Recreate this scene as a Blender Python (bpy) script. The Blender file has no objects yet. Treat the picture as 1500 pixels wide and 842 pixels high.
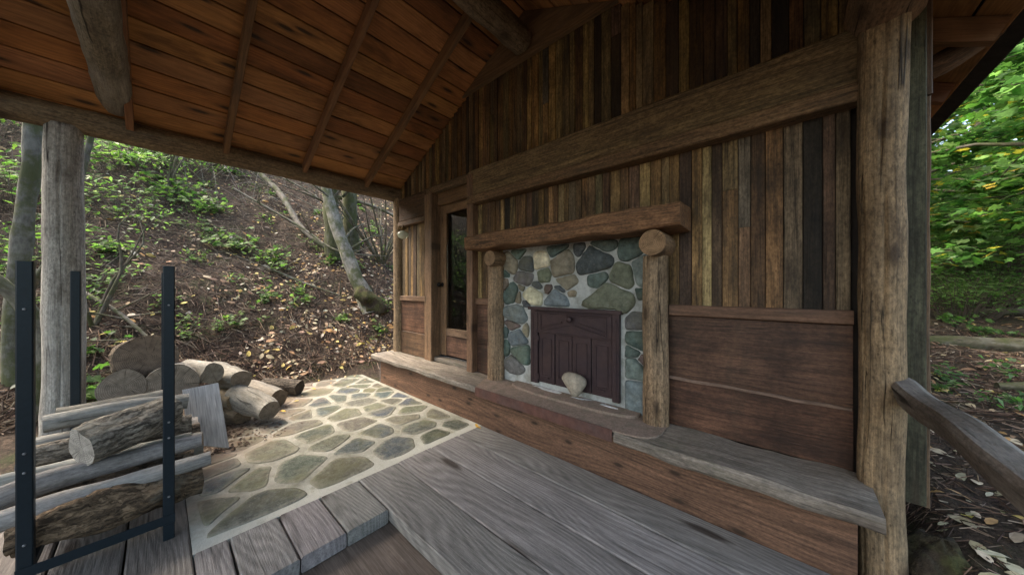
import bpy, math, random
from mathutils import Vector, noise, Matrix
R = random.Random(7)
D2R = math.radians
sc = bpy.context.scene
COL = sc.collection

# ------------------------------------------------------------------ camera, light
cam_d = bpy.data.cameras.new('camera'); cam = bpy.data.objects.new('camera', cam_d); COL.objects.link(cam)
cam.location = (0, -2.3, 1.29); cam.rotation_euler = (D2R(90), 0, D2R(41.5))
cam_d.sensor_width = 36; cam_d.lens = 458 / 1500 * 36; cam_d.clip_start = .02; cam_d.clip_end = 600
sc.camera = cam
SUN_EL, SUN_AZ = 52, 236           # azimuth measured clockwise from +Y
world = bpy.data.worlds.new('World'); sc.world = world; world.use_nodes = True
wn = world.node_tree; bg = wn.nodes['Background']
sky = wn.nodes.new('ShaderNodeTexSky'); sky.sky_type = 'NISHITA'; sky.sun_disc = False
sky.sun_elevation = D2R(SUN_EL); sky.sun_rotation = D2R(SUN_AZ); sky.air_density = 1.0; sky.dust_density = 4.0; sky.ozone_density = .6
wb = wn.nodes.new('ShaderNodeMix'); wb.data_type = 'RGBA'; wb.blend_type = 'MULTIPLY'; wb.inputs[0].default_value = 1; wb.inputs[7].default_value = (1.0, .93, .80, 1)   # hazy overcast, less blue
wn.links.new(sky.outputs[0], wb.inputs[6]); wn.links.new(wb.outputs[2], bg.inputs[0]); bg.inputs[1].default_value = .15
sun_d = bpy.data.lights.new('sun', 'SUN'); sun = bpy.data.objects.new('sun', sun_d); COL.objects.link(sun)
sun_d.energy = .8; sun_d.angle = D2R(28); sun_d.color = (1, .95, .87)
az, el = D2R(SUN_AZ), D2R(SUN_EL)
sdir = Vector((math.sin(az) * math.cos(el), math.cos(az) * math.cos(el), math.sin(el)))
sun.rotation_euler = (-sdir).to_track_quat('-Z', 'Y').to_euler()
sc.view_settings.view_transform = 'Standard'; sc.view_settings.look = 'None'
sc.view_settings.exposure = 2.5; sc.view_settings.gamma = 1

# ------------------------------------------------------------------ materials
class NT:
    def __init__(s, name):
        s.m = bpy.data.materials.new(name); s.m.use_nodes = True
        s.t = s.m.node_tree; s.b = s.t.nodes['Principled BSDF']; s.out = s.t.nodes['Material Output']
        s.b.inputs['Specular IOR Level'].default_value = .3
    def n(s, typ, **kw):
        nd = s.t.nodes.new('ShaderNode' + typ)
        for k, v in kw.items():
            if k.startswith('i_'):
                key = k[2:]; key = int(key) if key.isdigit() else key
                s.put(nd.inputs[key], v)
            else: setattr(nd, k, v)
        return nd
    def put(s, sock, v):
        if isinstance(v, bpy.types.NodeSocket): s.t.links.new(v, sock)
        else: sock.default_value = v
    def attr(s, name): return s.n('Attribute', attribute_name=name).outputs['Vector']
    def attrc(s, name): return s.n('Attribute', attribute_name=name).outputs['Color']
    def obj(s): return s.n('TexCoord').outputs['Object']
    def scl(s, v, k): return s.n('Mapping', i_Vector=v, i_Scale=k).outputs[0]
    def noi(s, v, scale=1, det=4, rough=.55, dist=0):
        return s.n('TexNoise', i_Vector=v, i_Scale=scale, i_Detail=det, i_Roughness=rough, i_Distortion=dist).outputs[0]
    def vor(s, v, scale=1, feature='F1', out=0, rnd=1):
        return s.n('TexVoronoi', feature=feature, i_Vector=v, i_Scale=scale, i_Randomness=rnd).outputs[out]
    def ma(s, op, a, b=0, c=0, clamp=False):
        nd = s.n('Math', operation=op, use_clamp=clamp); s.put(nd.inputs[0], a); s.put(nd.inputs[1], b); s.put(nd.inputs[2], c); return nd.outputs[0]
    def mr(s, v, a, b, c=0, d=1): return s.n('MapRange', i_Value=v, i_1=a, i_2=b, i_3=c, i_4=d).outputs[0]
    def mix(s, f, a, b, mode='MIX'):
        nd = s.n('Mix', data_type='RGBA', blend_type=mode); s.put(nd.inputs[0], f)
        s.put(nd.inputs[6], a if isinstance(a, bpy.types.NodeSocket) else (*a, 1)); s.put(nd.inputs[7], b if isinstance(b, bpy.types.NodeSocket) else (*b, 1)); return nd.outputs[2]
    def grey(s, v):
        nd = s.n('CombineColor'); [s.put(nd.inputs[i], v) for i in range(3)]; return nd.outputs[0]
    def mulc(s, col, v): return s.mix(1, col, s.grey(v), 'MULTIPLY')
    def ramp(s, v, stops):
        nd = s.n('ValToRGB'); s.put(nd.inputs[0], v); cr = nd.color_ramp
        while len(cr.elements) < len(stops): cr.elements.new(.5)
        for e, (p, c) in zip(cr.elements, stops): e.position = p; e.color = (*c, 1)
        return nd.outputs[0]
    def done(s, col, rough=.8, h=None, bump=.3, dist=.004):
        s.put(s.b.inputs['Base Color'], col); s.put(s.b.inputs['Roughness'], rough)
        if h is not None:
            b = s.n('Bump', i_Height=h, i_Strength=bump, i_Distance=dist); s.t.links.new(b.outputs[0], s.b.inputs['Normal'])
        return s.m

def wood(name, contrast=.5, rings=.35, ring_f=42, knot=0., crack=0., stain=0., staincol=(.05, .045, .04), stainscale=1.6, grey=0., greycol=(.25, .24, .22), rough=.75, bump=.5, spots=0, fine=.35, moss=0, ks=(1.5, 4.5), pits=0, halo=.55, common=0):
    t = NT(name); g = t.attr('gc'); tint = t.attrc('tint')
    warp = t.n('Vector' + 'Math', operation='MULTIPLY_ADD'); t.put(warp.inputs[0], t.n('TexNoise', i_Vector=t.scl(g, (1.3, 6, 6)), i_Scale=1., i_Detail=2.).outputs['Color'])
    warp.inputs[1].default_value = (.0, .022, .022); t.put(warp.inputs[2], g); w = warp.outputs[0]
    n1 = t.noi(t.scl(w, (1.1, 38, 38)), 1, 6, .62); n2 = t.noi(t.scl(g, (9, 240, 240)), 1, 3, .6)
    sep = t.n('SeparateXYZ', i_0=g)
    dd = t.ma('MULTIPLY', t.noi(t.scl(g, (.7, 3.2, 3.2)), 1, 1), 2.2)
    ph = t.ma('MULTIPLY', t.ma('ADD', t.ma('MULTIPLY', sep.outputs[1], 4.), dd), ring_f)
    rg = t.ma('SINE', ph); rg = t.mr(rg, -1, 1, 0, 1)
    v = t.ma('ADD', t.ma('MULTIPLY', t.ma('SUBTRACT', n1, .5), contrast * 2.5), 1)
    v = t.ma('ADD', v, t.ma('MULTIPLY', t.ma('SUBTRACT', n2, .5), fine * 2.2))
    v = t.ma('ADD', v, t.ma('MULTIPLY', t.ma('SUBTRACT', rg, .5), rings))
    n3 = t.noi(t.scl(w, (3.2, 110, 110)), 1, 4, .7); v = t.ma('ADD', v, t.ma('MULTIPLY', t.ma('SUBTRACT', n3, .5), fine * 3.2))
    bl = t.noi(t.scl(g, (2.5, 7, 7)), 1, 5, .7); v = t.ma('MULTIPLY', v, t.mr(bl, .3, .7, .74, 1.24))
    v = t.ma('MAXIMUM', v, .12)
    col = t.mulc(tint, v); h0 = t.ma('ADD', t.ma('MULTIPLY', n2, .8), t.ma('ADD', n1, t.ma('MULTIPLY', rg, rings)))
    h = t.ma('ADD', h0, n3)
    if pits:                                              # rough, pitted and checked surface
        p_ = t.noi(t.scl(g, (38, 75, 75)), 1, 6, .75); col = t.mulc(col, t.mr(p_, .34, .62, 1 - pits, 1 + pits * .35)); h = t.ma('ADD', h, t.ma('MULTIPLY', p_, 1.5))
    if common:                                            # stains that run across neighbouring boards
        q_ = t.noi(t.scl(t.obj(), (1.6, 1.6, .9)), 1.3, 6, .7); col = t.mulc(col, t.mr(q_, .35, .65, 1 - common, 1 + common * .6)); col = t.mix(t.mr(t.noi(t.scl(t.obj(), (5, 5, 1.2)), 1, 5, .7), .54, .68, 0, common * .8), col, (.05, .036, .022))
    if grey:
        m = t.mr(t.noi(t.scl(g, (1.1, 3.5, 3.5)), 1.3, 5, .65), .42, .62, 0, grey)
        col = t.mix(m, col, t.mulc(t.mix(0, greycol, greycol), v))
    if stain:
        m = t.mr(t.noi(t.scl(g, (stainscale, stainscale * 3, stainscale * 3)), 1.3, 6, .7), .5, .68, 0, stain)
        col = t.mix(m, col, staincol)
    if moss:
        m = t.mr(t.noi(t.scl(g, (2, 4, 4)), 1.3, 5, .7), .52, .66, 0, moss); col = t.mix(m, col, (.075, .085, .035))
    if knot:
        kd = t.n('TexVoronoi', voronoi_dimensions='2D', i_Vector=t.scl(w, (ks[0], ks[1], 1)), i_Scale=1.).outputs[0]; k = t.mr(kd, .045, .085, knot, 0); col = t.mix(k, col, (.018, .011, .008))
        k2 = t.mr(kd, .07, .17, knot * halo, 0); col = t.mix(k2, col, (.05, .03, .018)); h = t.ma('SUBTRACT', h, k)
    if spots:
        k = t.mr(t.vor(t.scl(g, (14, 26, 26)), 1.), .05, .12, spots, 0); col = t.mix(k, col, (.02, .012, .008))
    if crack:
        c = t.ma('ABSOLUTE', t.ma('SUBTRACT', t.noi(t.scl(g, (.28, 15, 15)), 1, 1.5, .4), .5)); c = t.mr(c, 0, .012, crack, 0)
        c2 = t.mr(t.noi(t.scl(g, (1.3, 9, 9)), 1.7, 2), .5, .58); c = t.ma('MULTIPLY', c, c2)
        col = t.mix(c, col, (.012, .009, .007)); h = t.ma('SUBTRACT', h, t.ma('MULTIPLY', c, 2.5))
    return t.done(col, t.mr(n1, .3, .7, rough - .12, rough + .1), h, bump, .003)

def endgrain():
    t = NT('end_grain'); g = t.attr('gc'); s = t.n('SeparateXYZ', i_0=g)
    r = t.ma('SQRT', t.ma('ADD', t.ma('POWER', s.outputs[1], 2), t.ma('POWER', s.outputs[2], 2)))
    ang = t.ma('ARCTAN2', s.outputs[1], s.outputs[2])
    dr = t.ma('ADD', r, t.ma('MULTIPLY', t.noi(g, 14, 3), .02))
    rg = t.mr(t.ma('SINE', t.ma('MULTIPLY', dr, 620)), -1, 1, .75, 1.15)
    cv = t.n('CombineXYZ', i_0=t.ma('MULTIPLY', t.ma('ADD', ang, t.ma('MULTIPLY', t.noi(g, 9, 2), .25)), 2.2), i_1=t.ma('MULTIPLY', r, .6), i_2=s.outputs[0])
    cr = t.mr(t.ma('ABSOLUTE', t.ma('SUBTRACT', t.noi(cv.outputs[0], 2.3, 1), .5)), 0, .014, .75, 0)
    st = t.mr(t.noi(g, 22, 5, .7), .35, .65, .65, 1.15)
    col = t.mulc(t.attrc('tint'), t.ma('MULTIPLY', rg, st)); col = t.mix(cr, col, (.02, .016, .012))
    return t.done(col, .9, t.ma('SUBTRACT', rg, t.ma('MULTIPLY', cr, 2)), .4, .002)

def bark_mat():
    t = NT('bark'); g = t.attr('gc'); tint = t.attrc('tint')
    w = t.n('VectorMath', operation='MULTIPLY_ADD'); t.put(w.inputs[0], t.n('TexNoise', i_Vector=g, i_Scale=18., i_Detail=3.).outputs['Color']); w.inputs[1].default_value = (.05,) * 3; t.put(w.inputs[2], g)
    v = t.noi(t.scl(w.outputs[0], (12, 55, 55)), 1, 5, .65, .4); k = t.mr(v, .38, .56, 0, 1); n = t.noi(g, 60, 5, .7)
    col = t.mulc(tint, t.ma('MULTIPLY', t.mr(k, 0, 1, .25, 1.15), t.mr(n, .3, .7, .6, 1.35)))
    m = t.mr(t.noi(g, 5, 5, .65), .55, .68, 0, .45); col = t.mix(m, col, (.22, .22, .18))
    return t.done(col, .92, t.ma('ADD', k, t.ma('MULTIPLY', n, .5)), .9, .012)

def trunk_mat():
    t = NT('tree_bark'); g = t.attr('gc'); tint = t.attrc('tint')
    n = t.noi(t.scl(g, (10, 22, 22)), 1, 6, .7); b = t.noi(t.scl(g, (2.5, 6, 6)), 1.5, 4, .6)
    col = t.mulc(tint, t.mr(n, .3, .7, .35, 1.5)); col = t.mix(t.mr(b, .5, .6, 0, .4), col, (.17, .17, .145))
    col = t.mix(t.mr(t.noi(g, 4, 5, .7), .44, .58, 0, .85), col, (.06, .07, .025))
    return t.done(col, .93, n, .8, .012)

def rock_mat(name, dirt=False):
    t = NT(name); o = t.obj(); tint = t.attrc('tint')
    n = t.noi(o, 24, 8, .7); m = t.noi(o, 6, 5, .6, 1.2); v = t.noi(t.scl(o, (1, 1, 2.2)), 11, 4, .5, 2.5)
    col = t.mulc(tint, t.ma('MULTIPLY', t.mr(n, .3, .7, .55, 1.35), t.mr(m, .3, .7, .7, 1.3)))
    col = t.mix(t.mr(t.ma('ABSOLUTE', t.ma('SUBTRACT', v, .5)), 0, .018, .22, 0), col, (.42, .42, .38))
    col = t.mix(t.mr(t.noi(o, 3.5, 4), .52, .66, 0, .4), col, (.16, .15, .09))
    rough = .78
    if dirt:
        kk = t.n('SeparateXYZ', i_0=t.attr('gc')).outputs[2]; ee = t.ma('ADD', t.ma('MULTIPLY', kk, 1.0), t.ma('MULTIPLY', t.noi(o, 13, 7, .75), 1.1)); col = t.mix(t.mr(ee, 1.28, 1.62, 0, .85), col, (.26, .25, .20)); col = t.mix(t.mr(t.noi(o, 6, 7, .75), .5, .66, 0, .35), col, (.2, .2, .165)); col = t.mix(t.mr(t.noi(o, 2.2, 5, .7), .5, .6, 0, .4), col, (.11, .11, .05))
        col = t.mix(dirt_mask(t), col, t.mix(t.noi(o, 9, 6, .7), (.13, .085, .06), (.27, .21, .16)))
    return t.done(col, rough, t.ma('ADD', n, m), .6, .006)

def dirt_mask(t):
    s = t.n('SeparateXYZ', i_0=t.obj())
    a = t.ma('ADD', t.ma('MULTIPLY', s.outputs[0], -.62), t.ma('MULTIPLY', s.outputs[1], -.85))    # grows to the wood pile side
    a = t.ma('ADD', a, t.ma('MULTIPLY', t.noi(t.obj(), 3.2, 6, .7), 1.6))
    return t.mr(a, 4.15, 4.75, 0, .9)

def mortar_mat(name, c1, c2, dirt=False, moss=False):
    t = NT(name); o = t.obj(); n = t.noi(o, 30, 8, .75); m = t.noi(o, 3.5, 5, .6)
    col = t.mix(t.mr(m, .35, .65), c1, c2); col = t.mulc(col, t.mr(n, .3, .7, .72, 1.2))
    if moss: col = t.mix(t.mr(t.noi(o, 7, 5, .7), .5, .64, 0, .45), col, (.16, .16, .11))
    if dirt:
        sx_ = t.n('SeparateXYZ', i_0=o); ed = t.ma('ADD', sx_.outputs[0], t.ma('MULTIPLY', t.noi(o, 6, 5, .7), .5)); col = t.mix(t.mr(ed, -2.22, -1.98, 0, .75), col, (.52, .52, .46))
        col = t.mix(t.mr(t.noi(o, 5, 6, .7), .55, .68, 0, .5), col, (.12, .12, .06))
        col = t.mix(dirt_mask(t), col, t.mix(t.noi(o, 9, 6, .7), (.15, .10, .07), (.40, .33, .265)))
    return t.done(col, .92, n, .8, .008)

def plain(name, c, rough=.6, metal=0, var=.25, scale=30, bump=.15, c2=None):
    t = NT(name); o = t.obj(); n = t.noi(o, scale, 6, .7)
    col = t.mulc(t.mix(t.mr(t.noi(o, scale * .2, 4), .4, .62) if c2 else 0, c, c2 or c), t.mr(n, .3, .7, 1 - var, 1 + var))
    t.b.inputs['Metallic'].default_value = metal
    return t.done(col, rough, n, bump, .002)

def ground_mat():
    t = NT('forest_floor'); o = t.obj(); n = t.noi(o, 26, 8, .75); m = t.noi(o, 1.6, 5, .65)
    f = t.noi(t.scl(o, (60, 22, 40)), 1, 4, .7, 1.5)
    col = t.ramp(n, [(.3, (.022, .016, .012)), (.5, (.065, .046, .033)), (.68, (.14, .10, .072))])
    col = t.mulc(col, t.mr(f, .3, .7, .45, 1.6)); col = t.mix(t.mr(m, .5, .66, 0, .5), col, (.035, .028, .018))
    col = t.mix(t.mr(t.noi(o, 1.9, 7, .8), .53, .64, 0, .7), col, (.05, .065, .022))
    return t.done(col, .95, t.ma('ADD', n, f), 1, .03)

def leaf_mat(name, trans=.45, rough=.5):
    t = NT(name); tint = t.attrc('tint'); n = t.noi(t.obj(), 40, 3)
    col = t.mulc(tint, t.mr(n, .3, .7, .75, 1.25)); t.put(t.b.inputs['Base Color'], col); t.b.inputs['Roughness'].default_value = rough
    tr = t.n('BsdfTranslucent'); t.put(tr.inputs[0], t.mix(1, col, (1.35, 1.7, 1.0), 'MULTIPLY'))
    mx = t.n('MixShader', i_0=trans); t.t.links.new(t.b.outputs[0], mx.inputs[1]); t.t.links.new(tr.outputs[0], mx.inputs[2]); t.t.links.new(mx.outputs[0], t.out.inputs[0])
    return t.m

KS = (2.4, 6.5)
M = dict(
    siding=wood('weathered_siding', .9, .25, 30, knot=.35, ks=(.9, 8), crack=.7, stain=.75, staincol=(.02, .016, .012), stainscale=1.1, spots=.6, fine=.6, pits=.5, common=.6),
    ceiling=wood('cedar_planks', .28, .2, 45, knot=.9, ks=(1.2, 5), stain=.6, staincol=(.045, .018, .008), stainscale=1.0, spots=.0, fine=.25, bump=.3),
    rafter=wood('rafter_wood', .3, .2, 30, stain=.4, stainscale=2.),
    beam=wood('rough_beam', .7, .2, 40, pits=.55, crack=.6, stain=.5, staincol=(.04, .03, .022), fine=.6, bump=.8),
    panel=wood('dark_redwood', 1., .22, 50, pits=.4, common=.55, crack=.35, stain=.55, staincol=(.012, .008, .007), stainscale=.9, fine=.35, rough=.62),
    trim=wood('redwood_trim', .5, .2, 34, pits=.3, knot=.6, crack=.5, fine=.4, stain=.3),
    log=wood('debarked_log', .5, .0, 10, pits=.55, knot=.55, crack=1., stain=.45, staincol=(.07, .05, .032), stainscale=1.8, grey=.55, greycol=(.27, .26, .235), fine=.4, bump=.8, spots=.6),
    warmlog=wood('warm_log', .6, .0, 10, pits=.65, knot=.6, crack=1., stain=.6, staincol=(.045, .028, .016), stainscale=1.6, grey=.2, greycol=(.26, .22, .16), fine=.45, bump=.9, spots=.6),
    deck=wood('grey_deck', .34, .34, 46, knot=.8, ks=(.6, 2.6), halo=.15, pits=.12, crack=.35, stain=.22, staincol=(.075, .07, .068), stainscale=.8, fine=.42, rough=.68, bump=.6),
    bench=wood('worn_bench', .6, .2, 30, pits=.35, crack=.9, stain=.5, staincol=(.07, .05, .038), stainscale=1.2, fine=.55, bump=1., moss=.25),
    face=wood('knotty_board', .7, .34, 48, pits=.4, knot=.97, ks=(2.3, 6), crack=.3, stain=.35, staincol=(.04, .022, .015), fine=.35),
    fire=wood('firewood_smooth', .45, .0, 10, pits=.35, crack=.7, stain=.55, staincol=(.10, .085, .06), stainscale=3.2, grey=.5, greycol=(.30, .295, .275), fine=.3, bump=.7, spots=.3),
    greyb=wood('grey_offcut', .2, .16, 70, fine=.4, crack=.2),
    end=endgrain(), bark=bark_mat(), trunk=trunk_mat(), rock=rock_mat('stone'), flag=rock_mat('flagstone', True),
    mortar=mortar_mat('pale_mortar', (.52, .54, .52), (.38, .40, .385), moss=True), pmortar=mortar_mat('patio_mortar', (.36, .355, .31), (.21, .21, .175), True),
    steel=plain('black_steel', (.012, .02, .027), .42, .3, .15, 60), iron=plain('brown_iron', (.052, .036, .040), .5, .35, .22, 26, .3, (.065, .042, .042)),
    rust=plain('rusty_flashing', (.12, .058, .045), .55, .1, .3, 18, .3, (.085, .055, .05)), hearth=plain('red_concrete', (.26, .195, .155), .92, 0, .35, 90, .5, (.20, .16, .125)),
    roof=plain('dark_shingle', (.035, .03, .027), .9, 0, .4, 12, .4), dark=plain('dark_interior', (.03, .024, .02), .9),
    black=plain('black_knob', (.01, .01, .01), .35, .5, .1), brass=plain('aged_brass', (.18, .12, .06), .45, .8, .3), white=plain('white_ash', (.55, .56, .56), .9, 0, .3),
    ground=ground_mat(), leaf=leaf_mat('green_leaf', .52), dead=leaf_mat('fallen_leaf', .12, .6), twig=plain('twig', (.10, .082, .068), .9, 0, .4, 20), duff=None, moss=plain('moss', (.06, .062, .022), .98, 0, .6, 34, 1., (.045, .034, .022)),
    ply=wood('brown_platform', .5, .1, 30, stain=.6, staincol=(.06, .042, .03), stainscale=2.2, fine=.5, crack=.3),
)
M['zinc'] = plain('zinc_screw', (.22, .23, .24), .5, .6, .1)
M['moss'].node_tree.nodes['Bump'].inputs['Distance'].default_value = .02
def glass_mat(name, tint=(.8, .9, .85), rough=.02):
    t = NT(name); b = t.b; b.inputs['Transmission Weight'].default_value = 1; b.inputs['IOR'].default_value = 1.5; b.inputs['Roughness'].default_value = rough
    b.inputs['Specular IOR Level'].default_value = .5; b.inputs['Base Color'].default_value = (*tint, 1); return t.m
M['glass'] = glass_mat('door_glass', (.75, .8, .78)); M['lampglass'] = glass_mat('lamp_glass', (.62, .66, .52), .25); M['lampglass'].node_tree.nodes['Principled BSDF'].inputs['Transmission Weight'].default_value = .35
def duff_mat():
    t = NT('needle_litter'); col = t.mulc(t.attrc('tint'), t.mr(t.noi(t.obj(), 30, 3), .3, .7, .6, 1.4)); return t.done(col, .9)
M['duff'] = duff_mat()

# ------------------------------------------------------------------ mesh builder
def fbm(p, o=3):
    return noise.fractal(Vector(p), 1.0, 2.0, o, noise_basis='PERLIN_ORIGINAL')
class MB:
    def __init__(s): s.v = []; s.f = []; s.g = []; s.t = []; s.mi = []; s.sm = []
    def vert(s, p, g, t): s.v.append(tuple(p)); s.g.append(tuple(g)); s.t.append(tuple(t)); return len(s.v) - 1
    def face(s, ids, m=0, smooth=False): s.f.append(tuple(ids)); s.mi.append(m); s.sm.append(smooth)
    def ring(s, pts, gcs, tint):
        return [s.vert(p, g, tint) for p, g in zip(pts, gcs)]
    # board / timber: chamfered box from p0 to p1; w across (side), th along 'up'
    def beam(s, p0, p1, w, th, up=(0, 0, 1), tint=(.3, .2, .1), ch=.004, n=1, jit=0, jf=3., endm=0, w1=None, th1=None, bow=0, seed=None):
        p0, p1 = Vector(p0), Vector(p1); ax = (p1 - p0); L = ax.length; ax.normalize()
        up = Vector(up); up = (up - ax * up.dot(ax)).normalized(); sd = ax.cross(up).normalized()
        off = R.uniform(0, 60) if seed is None else seed; oy = R.uniform(-3, 3); rings = []
        for i in range(n + 1):
            k = i / n; W = (w + ((w1 or w) - w) * k) / 2; T = (th + ((th1 or th) - th) * k) / 2; c = min(ch, W * .4, T * .4)
            cen = p0 + ax * (L * k) + up * (bow * 4 * k * (1 - k))
            prof = [(-W + c, -T), (W - c, -T), (W, -T + c), (W, T - c), (W - c, T), (-W + c, T), (-W, T - c), (-W, -T + c)]
            pts = []; gs = []
            for j, (a, b) in enumerate(prof):
                if jit:
                    q = (off + L * k * jf, (a + b * .5) * jf * 3, b * jf * 2)
                    a += jit * noise.noise(Vector(q)); b += jit * noise.noise(Vector((q[0] + 31, q[1], q[2])))
                pts.append(cen + sd * a + up * b); gs.append((off + L * k, oy + a, b))
            rings.append(s.ring(pts, gs, tint))
        for i in range(n):
            for j in range(8):
                a, b = rings[i], rings[i + 1]; s.face((a[j], a[(j + 1) % 8], b[(j + 1) % 8], b[j]))
        s.face(rings[0][::-1], endm); s.face(rings[-1], endm)
    # log through points with radii
    def log(s, pts, rad, seg=18, jit=.06, tint=(.3, .25, .2), endtint=None, sub=6, caps=True, capm=1, jf=4, knots=0, grooves=()):
        P = [Vector(p) for p in pts]
        if not isinstance(rad, (list, tuple)): rad = [rad] * len(P)
        cs = []; rs = []
        for i in range(len(P) - 1):
            for k in range(sub):
                u = k / sub
                p_1 = P[max(i - 1, 0)]; p2 = P[i]; p3 = P[i + 1]; p4 = P[min(i + 2, len(P) - 1)]
                c = .5 * ((2 * p2) + (p3 - p_1) * u + (2 * p_1 - 5 * p2 + 4 * p3 - p4) * u * u + (3 * p2 - p_1 - 3 * p3 + p4) * u ** 3)
                cs.append(c); rs.append(rad[i] * (1 - u) + rad[i + 1] * u)
        cs.append(P[-1]); rs.append(rad[-1]); off = R.uniform(0, 60); d = 0; rings = []
        ax0 = (cs[1] - cs[0]).normalized(); up = Vector((0, 0, 1)) if abs(ax0.z) < .8 else Vector((1, 0, 0))
        kn = [(R.uniform(.08, .92) * len(cs), R.uniform(0, 6.28)) for _ in range(knots)]
        for i, c in enumerate(cs):
            ax = (cs[min(i + 1, len(cs) - 1)] - cs[max(i - 1, 0)]).normalized()
            up = (up - ax * up.dot(ax)).normalized(); sd = ax.cross(up)
            if i: d += (cs[i] - cs[i - 1]).length
            pp = []; gs = []
            for j in range(seg):
                a = j / seg * 6.2832; r = rs[i]
                r *= 1 + jit * 2.2 * noise.noise(Vector((off + d * jf, math.cos(a) * 1.1, math.sin(a) * 1.1))) + jit * .8 * noise.noise(Vector((off + d * jf * 3, math.cos(a) * 3, math.sin(a) * 3)))
                for ga in grooves:
                    gg = D2R(ga) + .10 * noise.noise(Vector((d * 1.5 + ga, 0, 0))); da = (a - gg + 3.1416) % 6.2832 - 3.1416
                    if abs(da) < 3.3 / seg: r *= .80 + .2 * abs(da) * seg / 3.3
                for ki, ka in kn:
                    da = (a - ka + 3.1416) % 6.2832 - 3.1416; q = ((i - ki) / 1.1) ** 2 + (da / .33) ** 2; r *= 1 + .09 * math.exp(-q)
                pp.append(c + up * (r * math.cos(a)) + sd * (r * math.sin(a))); gs.append((off + d, r * math.cos(a), r * math.sin(a)))
            rings.append(s.ring(pp, gs, tint))
        for i in range(len(rings) - 1):
            a, b = rings[i], rings[i + 1]
            for j in range(seg): s.face((a[j], b[j], b[(j + 1) % seg], a[(j + 1) % seg]), 0, True)
        if caps:
            et = endtint or tint
            for rg, c, fl in ((rings[0], cs[0], 0), (rings[-1], cs[-1], 1)):
                ids = [s.vert(s.v[q], s.g[q], et) for q in rg]; cc = s.vert(c, (s.g[rg[0]][0], 0, 0), et)
                for j in range(seg):
                    tri = (ids[j], ids[(j + 1) % seg], cc); s.face(tri if not fl else tri[::-1], capm)
    def tube(s, pts, rad, seg=6, tint=(.1, .08, .07), jit=.1, sub=3): s.log(pts, rad, seg, jit, tint, sub=sub, caps=True, capm=0)
    def box(s, a, b, tint=(.3, .3, .3)):
        x0, y0, z0 = a; x1, y1, z1 = b
        ids = [s.vert(p, p, tint) for p in ((x0, y0, z0), (x1, y0, z0), (x1, y1, z0), (x0, y1, z0), (x0, y0, z1), (x1, y0, z1), (x1, y1, z1), (x0, y1, z1))]
        for f in ((0, 3, 2, 1), (4, 5, 6, 7), (0, 1, 5, 4), (1, 2, 6, 5), (2, 3, 7, 6), (3, 0, 4, 7)): s.face([ids[i] for i in f])
    def prism(s, poly, d, tint=(.3, .3, .3), ax=(1, 0, 0), top=None, smooth=False):   # poly: 3-D points, extruded by d
        off = R.uniform(0, 50); axv = Vector(ax); d = Vector(d)
        o = Vector(poly[0]); n = d.normalized(); sd = axv.cross(n)
        def g(p): q = Vector(p) - o; return (off + q.dot(axv), q.dot(sd), q.dot(n))
        a = [s.vert(p, g(p), tint) for p in poly]; b = [s.vert(Vector(p) + d, g(Vector(p) + d), tint) for p in poly]; n_ = len(poly)
        s.face(a[::-1]); s.face(b)
        for i in range(n_): s.face((a[i], a[(i + 1) % n_], b[(i + 1) % n_], b[i]))
    def leaf(s, c, nrm, dr, size, tint, kind=0):
        nrm = nrm.normalized(); dr = (dr - nrm * dr.dot(nrm)).normalized(); sd = nrm.cross(dr); c = Vector(c)
        if kind == 0: prof = [(-.5, 0, 0), (-.1, .2, .05), (.5, 0, -.06), (-.1, -.2, .05)]
        elif kind == 1: prof = [(-.5, 0, 0), (-.3, .17, .04), (0, .24, .06), (.3, .14, .02), (.5, 0, -.08), (.3, -.14, .02), (0, -.24, .06), (-.3, -.17, .04)]
        else: prof = [(-.45, 0, 0), (-.3, .38, .03), (-.05, .22, 0), (.12, .5, -.04), (.2, .17, .02), (.55, 0, -.09), (.2, -.17, .02), (.12, -.5, -.04), (-.05, -.22, 0), (-.3, -.38, .03)]
        ids = [s.vert(c + dr * (a * size) + sd * (b * size) + nrm * (h * size), (a, b, h), tint) for a, b, h in prof]
        s.face(ids)
    def build(s, name, mats, parent=None, loc=None):
        me = bpy.data.meshes.new(name)
        o = bpy.data.objects.new(name, me); COL.objects.link(o); vs = s.v
        base = Vector((0, 0, 0))
        if parent is not None:
            o.parent = parent; q = parent
            while q: base += q.location; q = q.parent
        elif loc is not None: base = Vector(loc); o.location = base
        if base.length > 0: vs = [(p[0] - base.x, p[1] - base.y, p[2] - base.z) for p in s.v]
        me.from_pydata(vs, [], s.f)
        a = me.attributes.new('gc', 'FLOAT_VECTOR', 'POINT'); a.data.foreach_set('vector', [c for g in s.g for c in g])
        b = me.attributes.new('tint', 'FLOAT_COLOR', 'POINT'); b.data.foreach_set('color', [c for t in s.t for c in (t[0], t[1], t[2], 1)])
        if not isinstance(mats, (list, tuple)): mats = [mats]
        for m in mats: me.materials.append(m)
        me.polygons.foreach_set('material_index', s.mi); me.polygons.foreach_set('use_smooth', s.sm); me.update()
        return o
def tag(o, label=None, cat=None, group=None, kind=None):
    if label: o['label'] = label
    if cat: o['category'] = cat
    if group: o['group'] = group
    if kind: o['kind'] = kind
    return o
def empty(name, loc, label, cat, group=None):
    o = bpy.data.objects.new(name, None); COL.objects.link(o); o.location = loc; o.empty_display_size = .1
    return tag(o, label, cat, group)
def jt(c, a=.15, h=.06):
    k = R.uniform(1 - a, 1 + a); return tuple(max(.003, x * k * R.uniform(1 - h, 1 + h)) for x in c)
def ss(a, b, x):
    x = min(1, max(0, (x - a) / (b - a))); return x * x * (3 - 2 * x)

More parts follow.
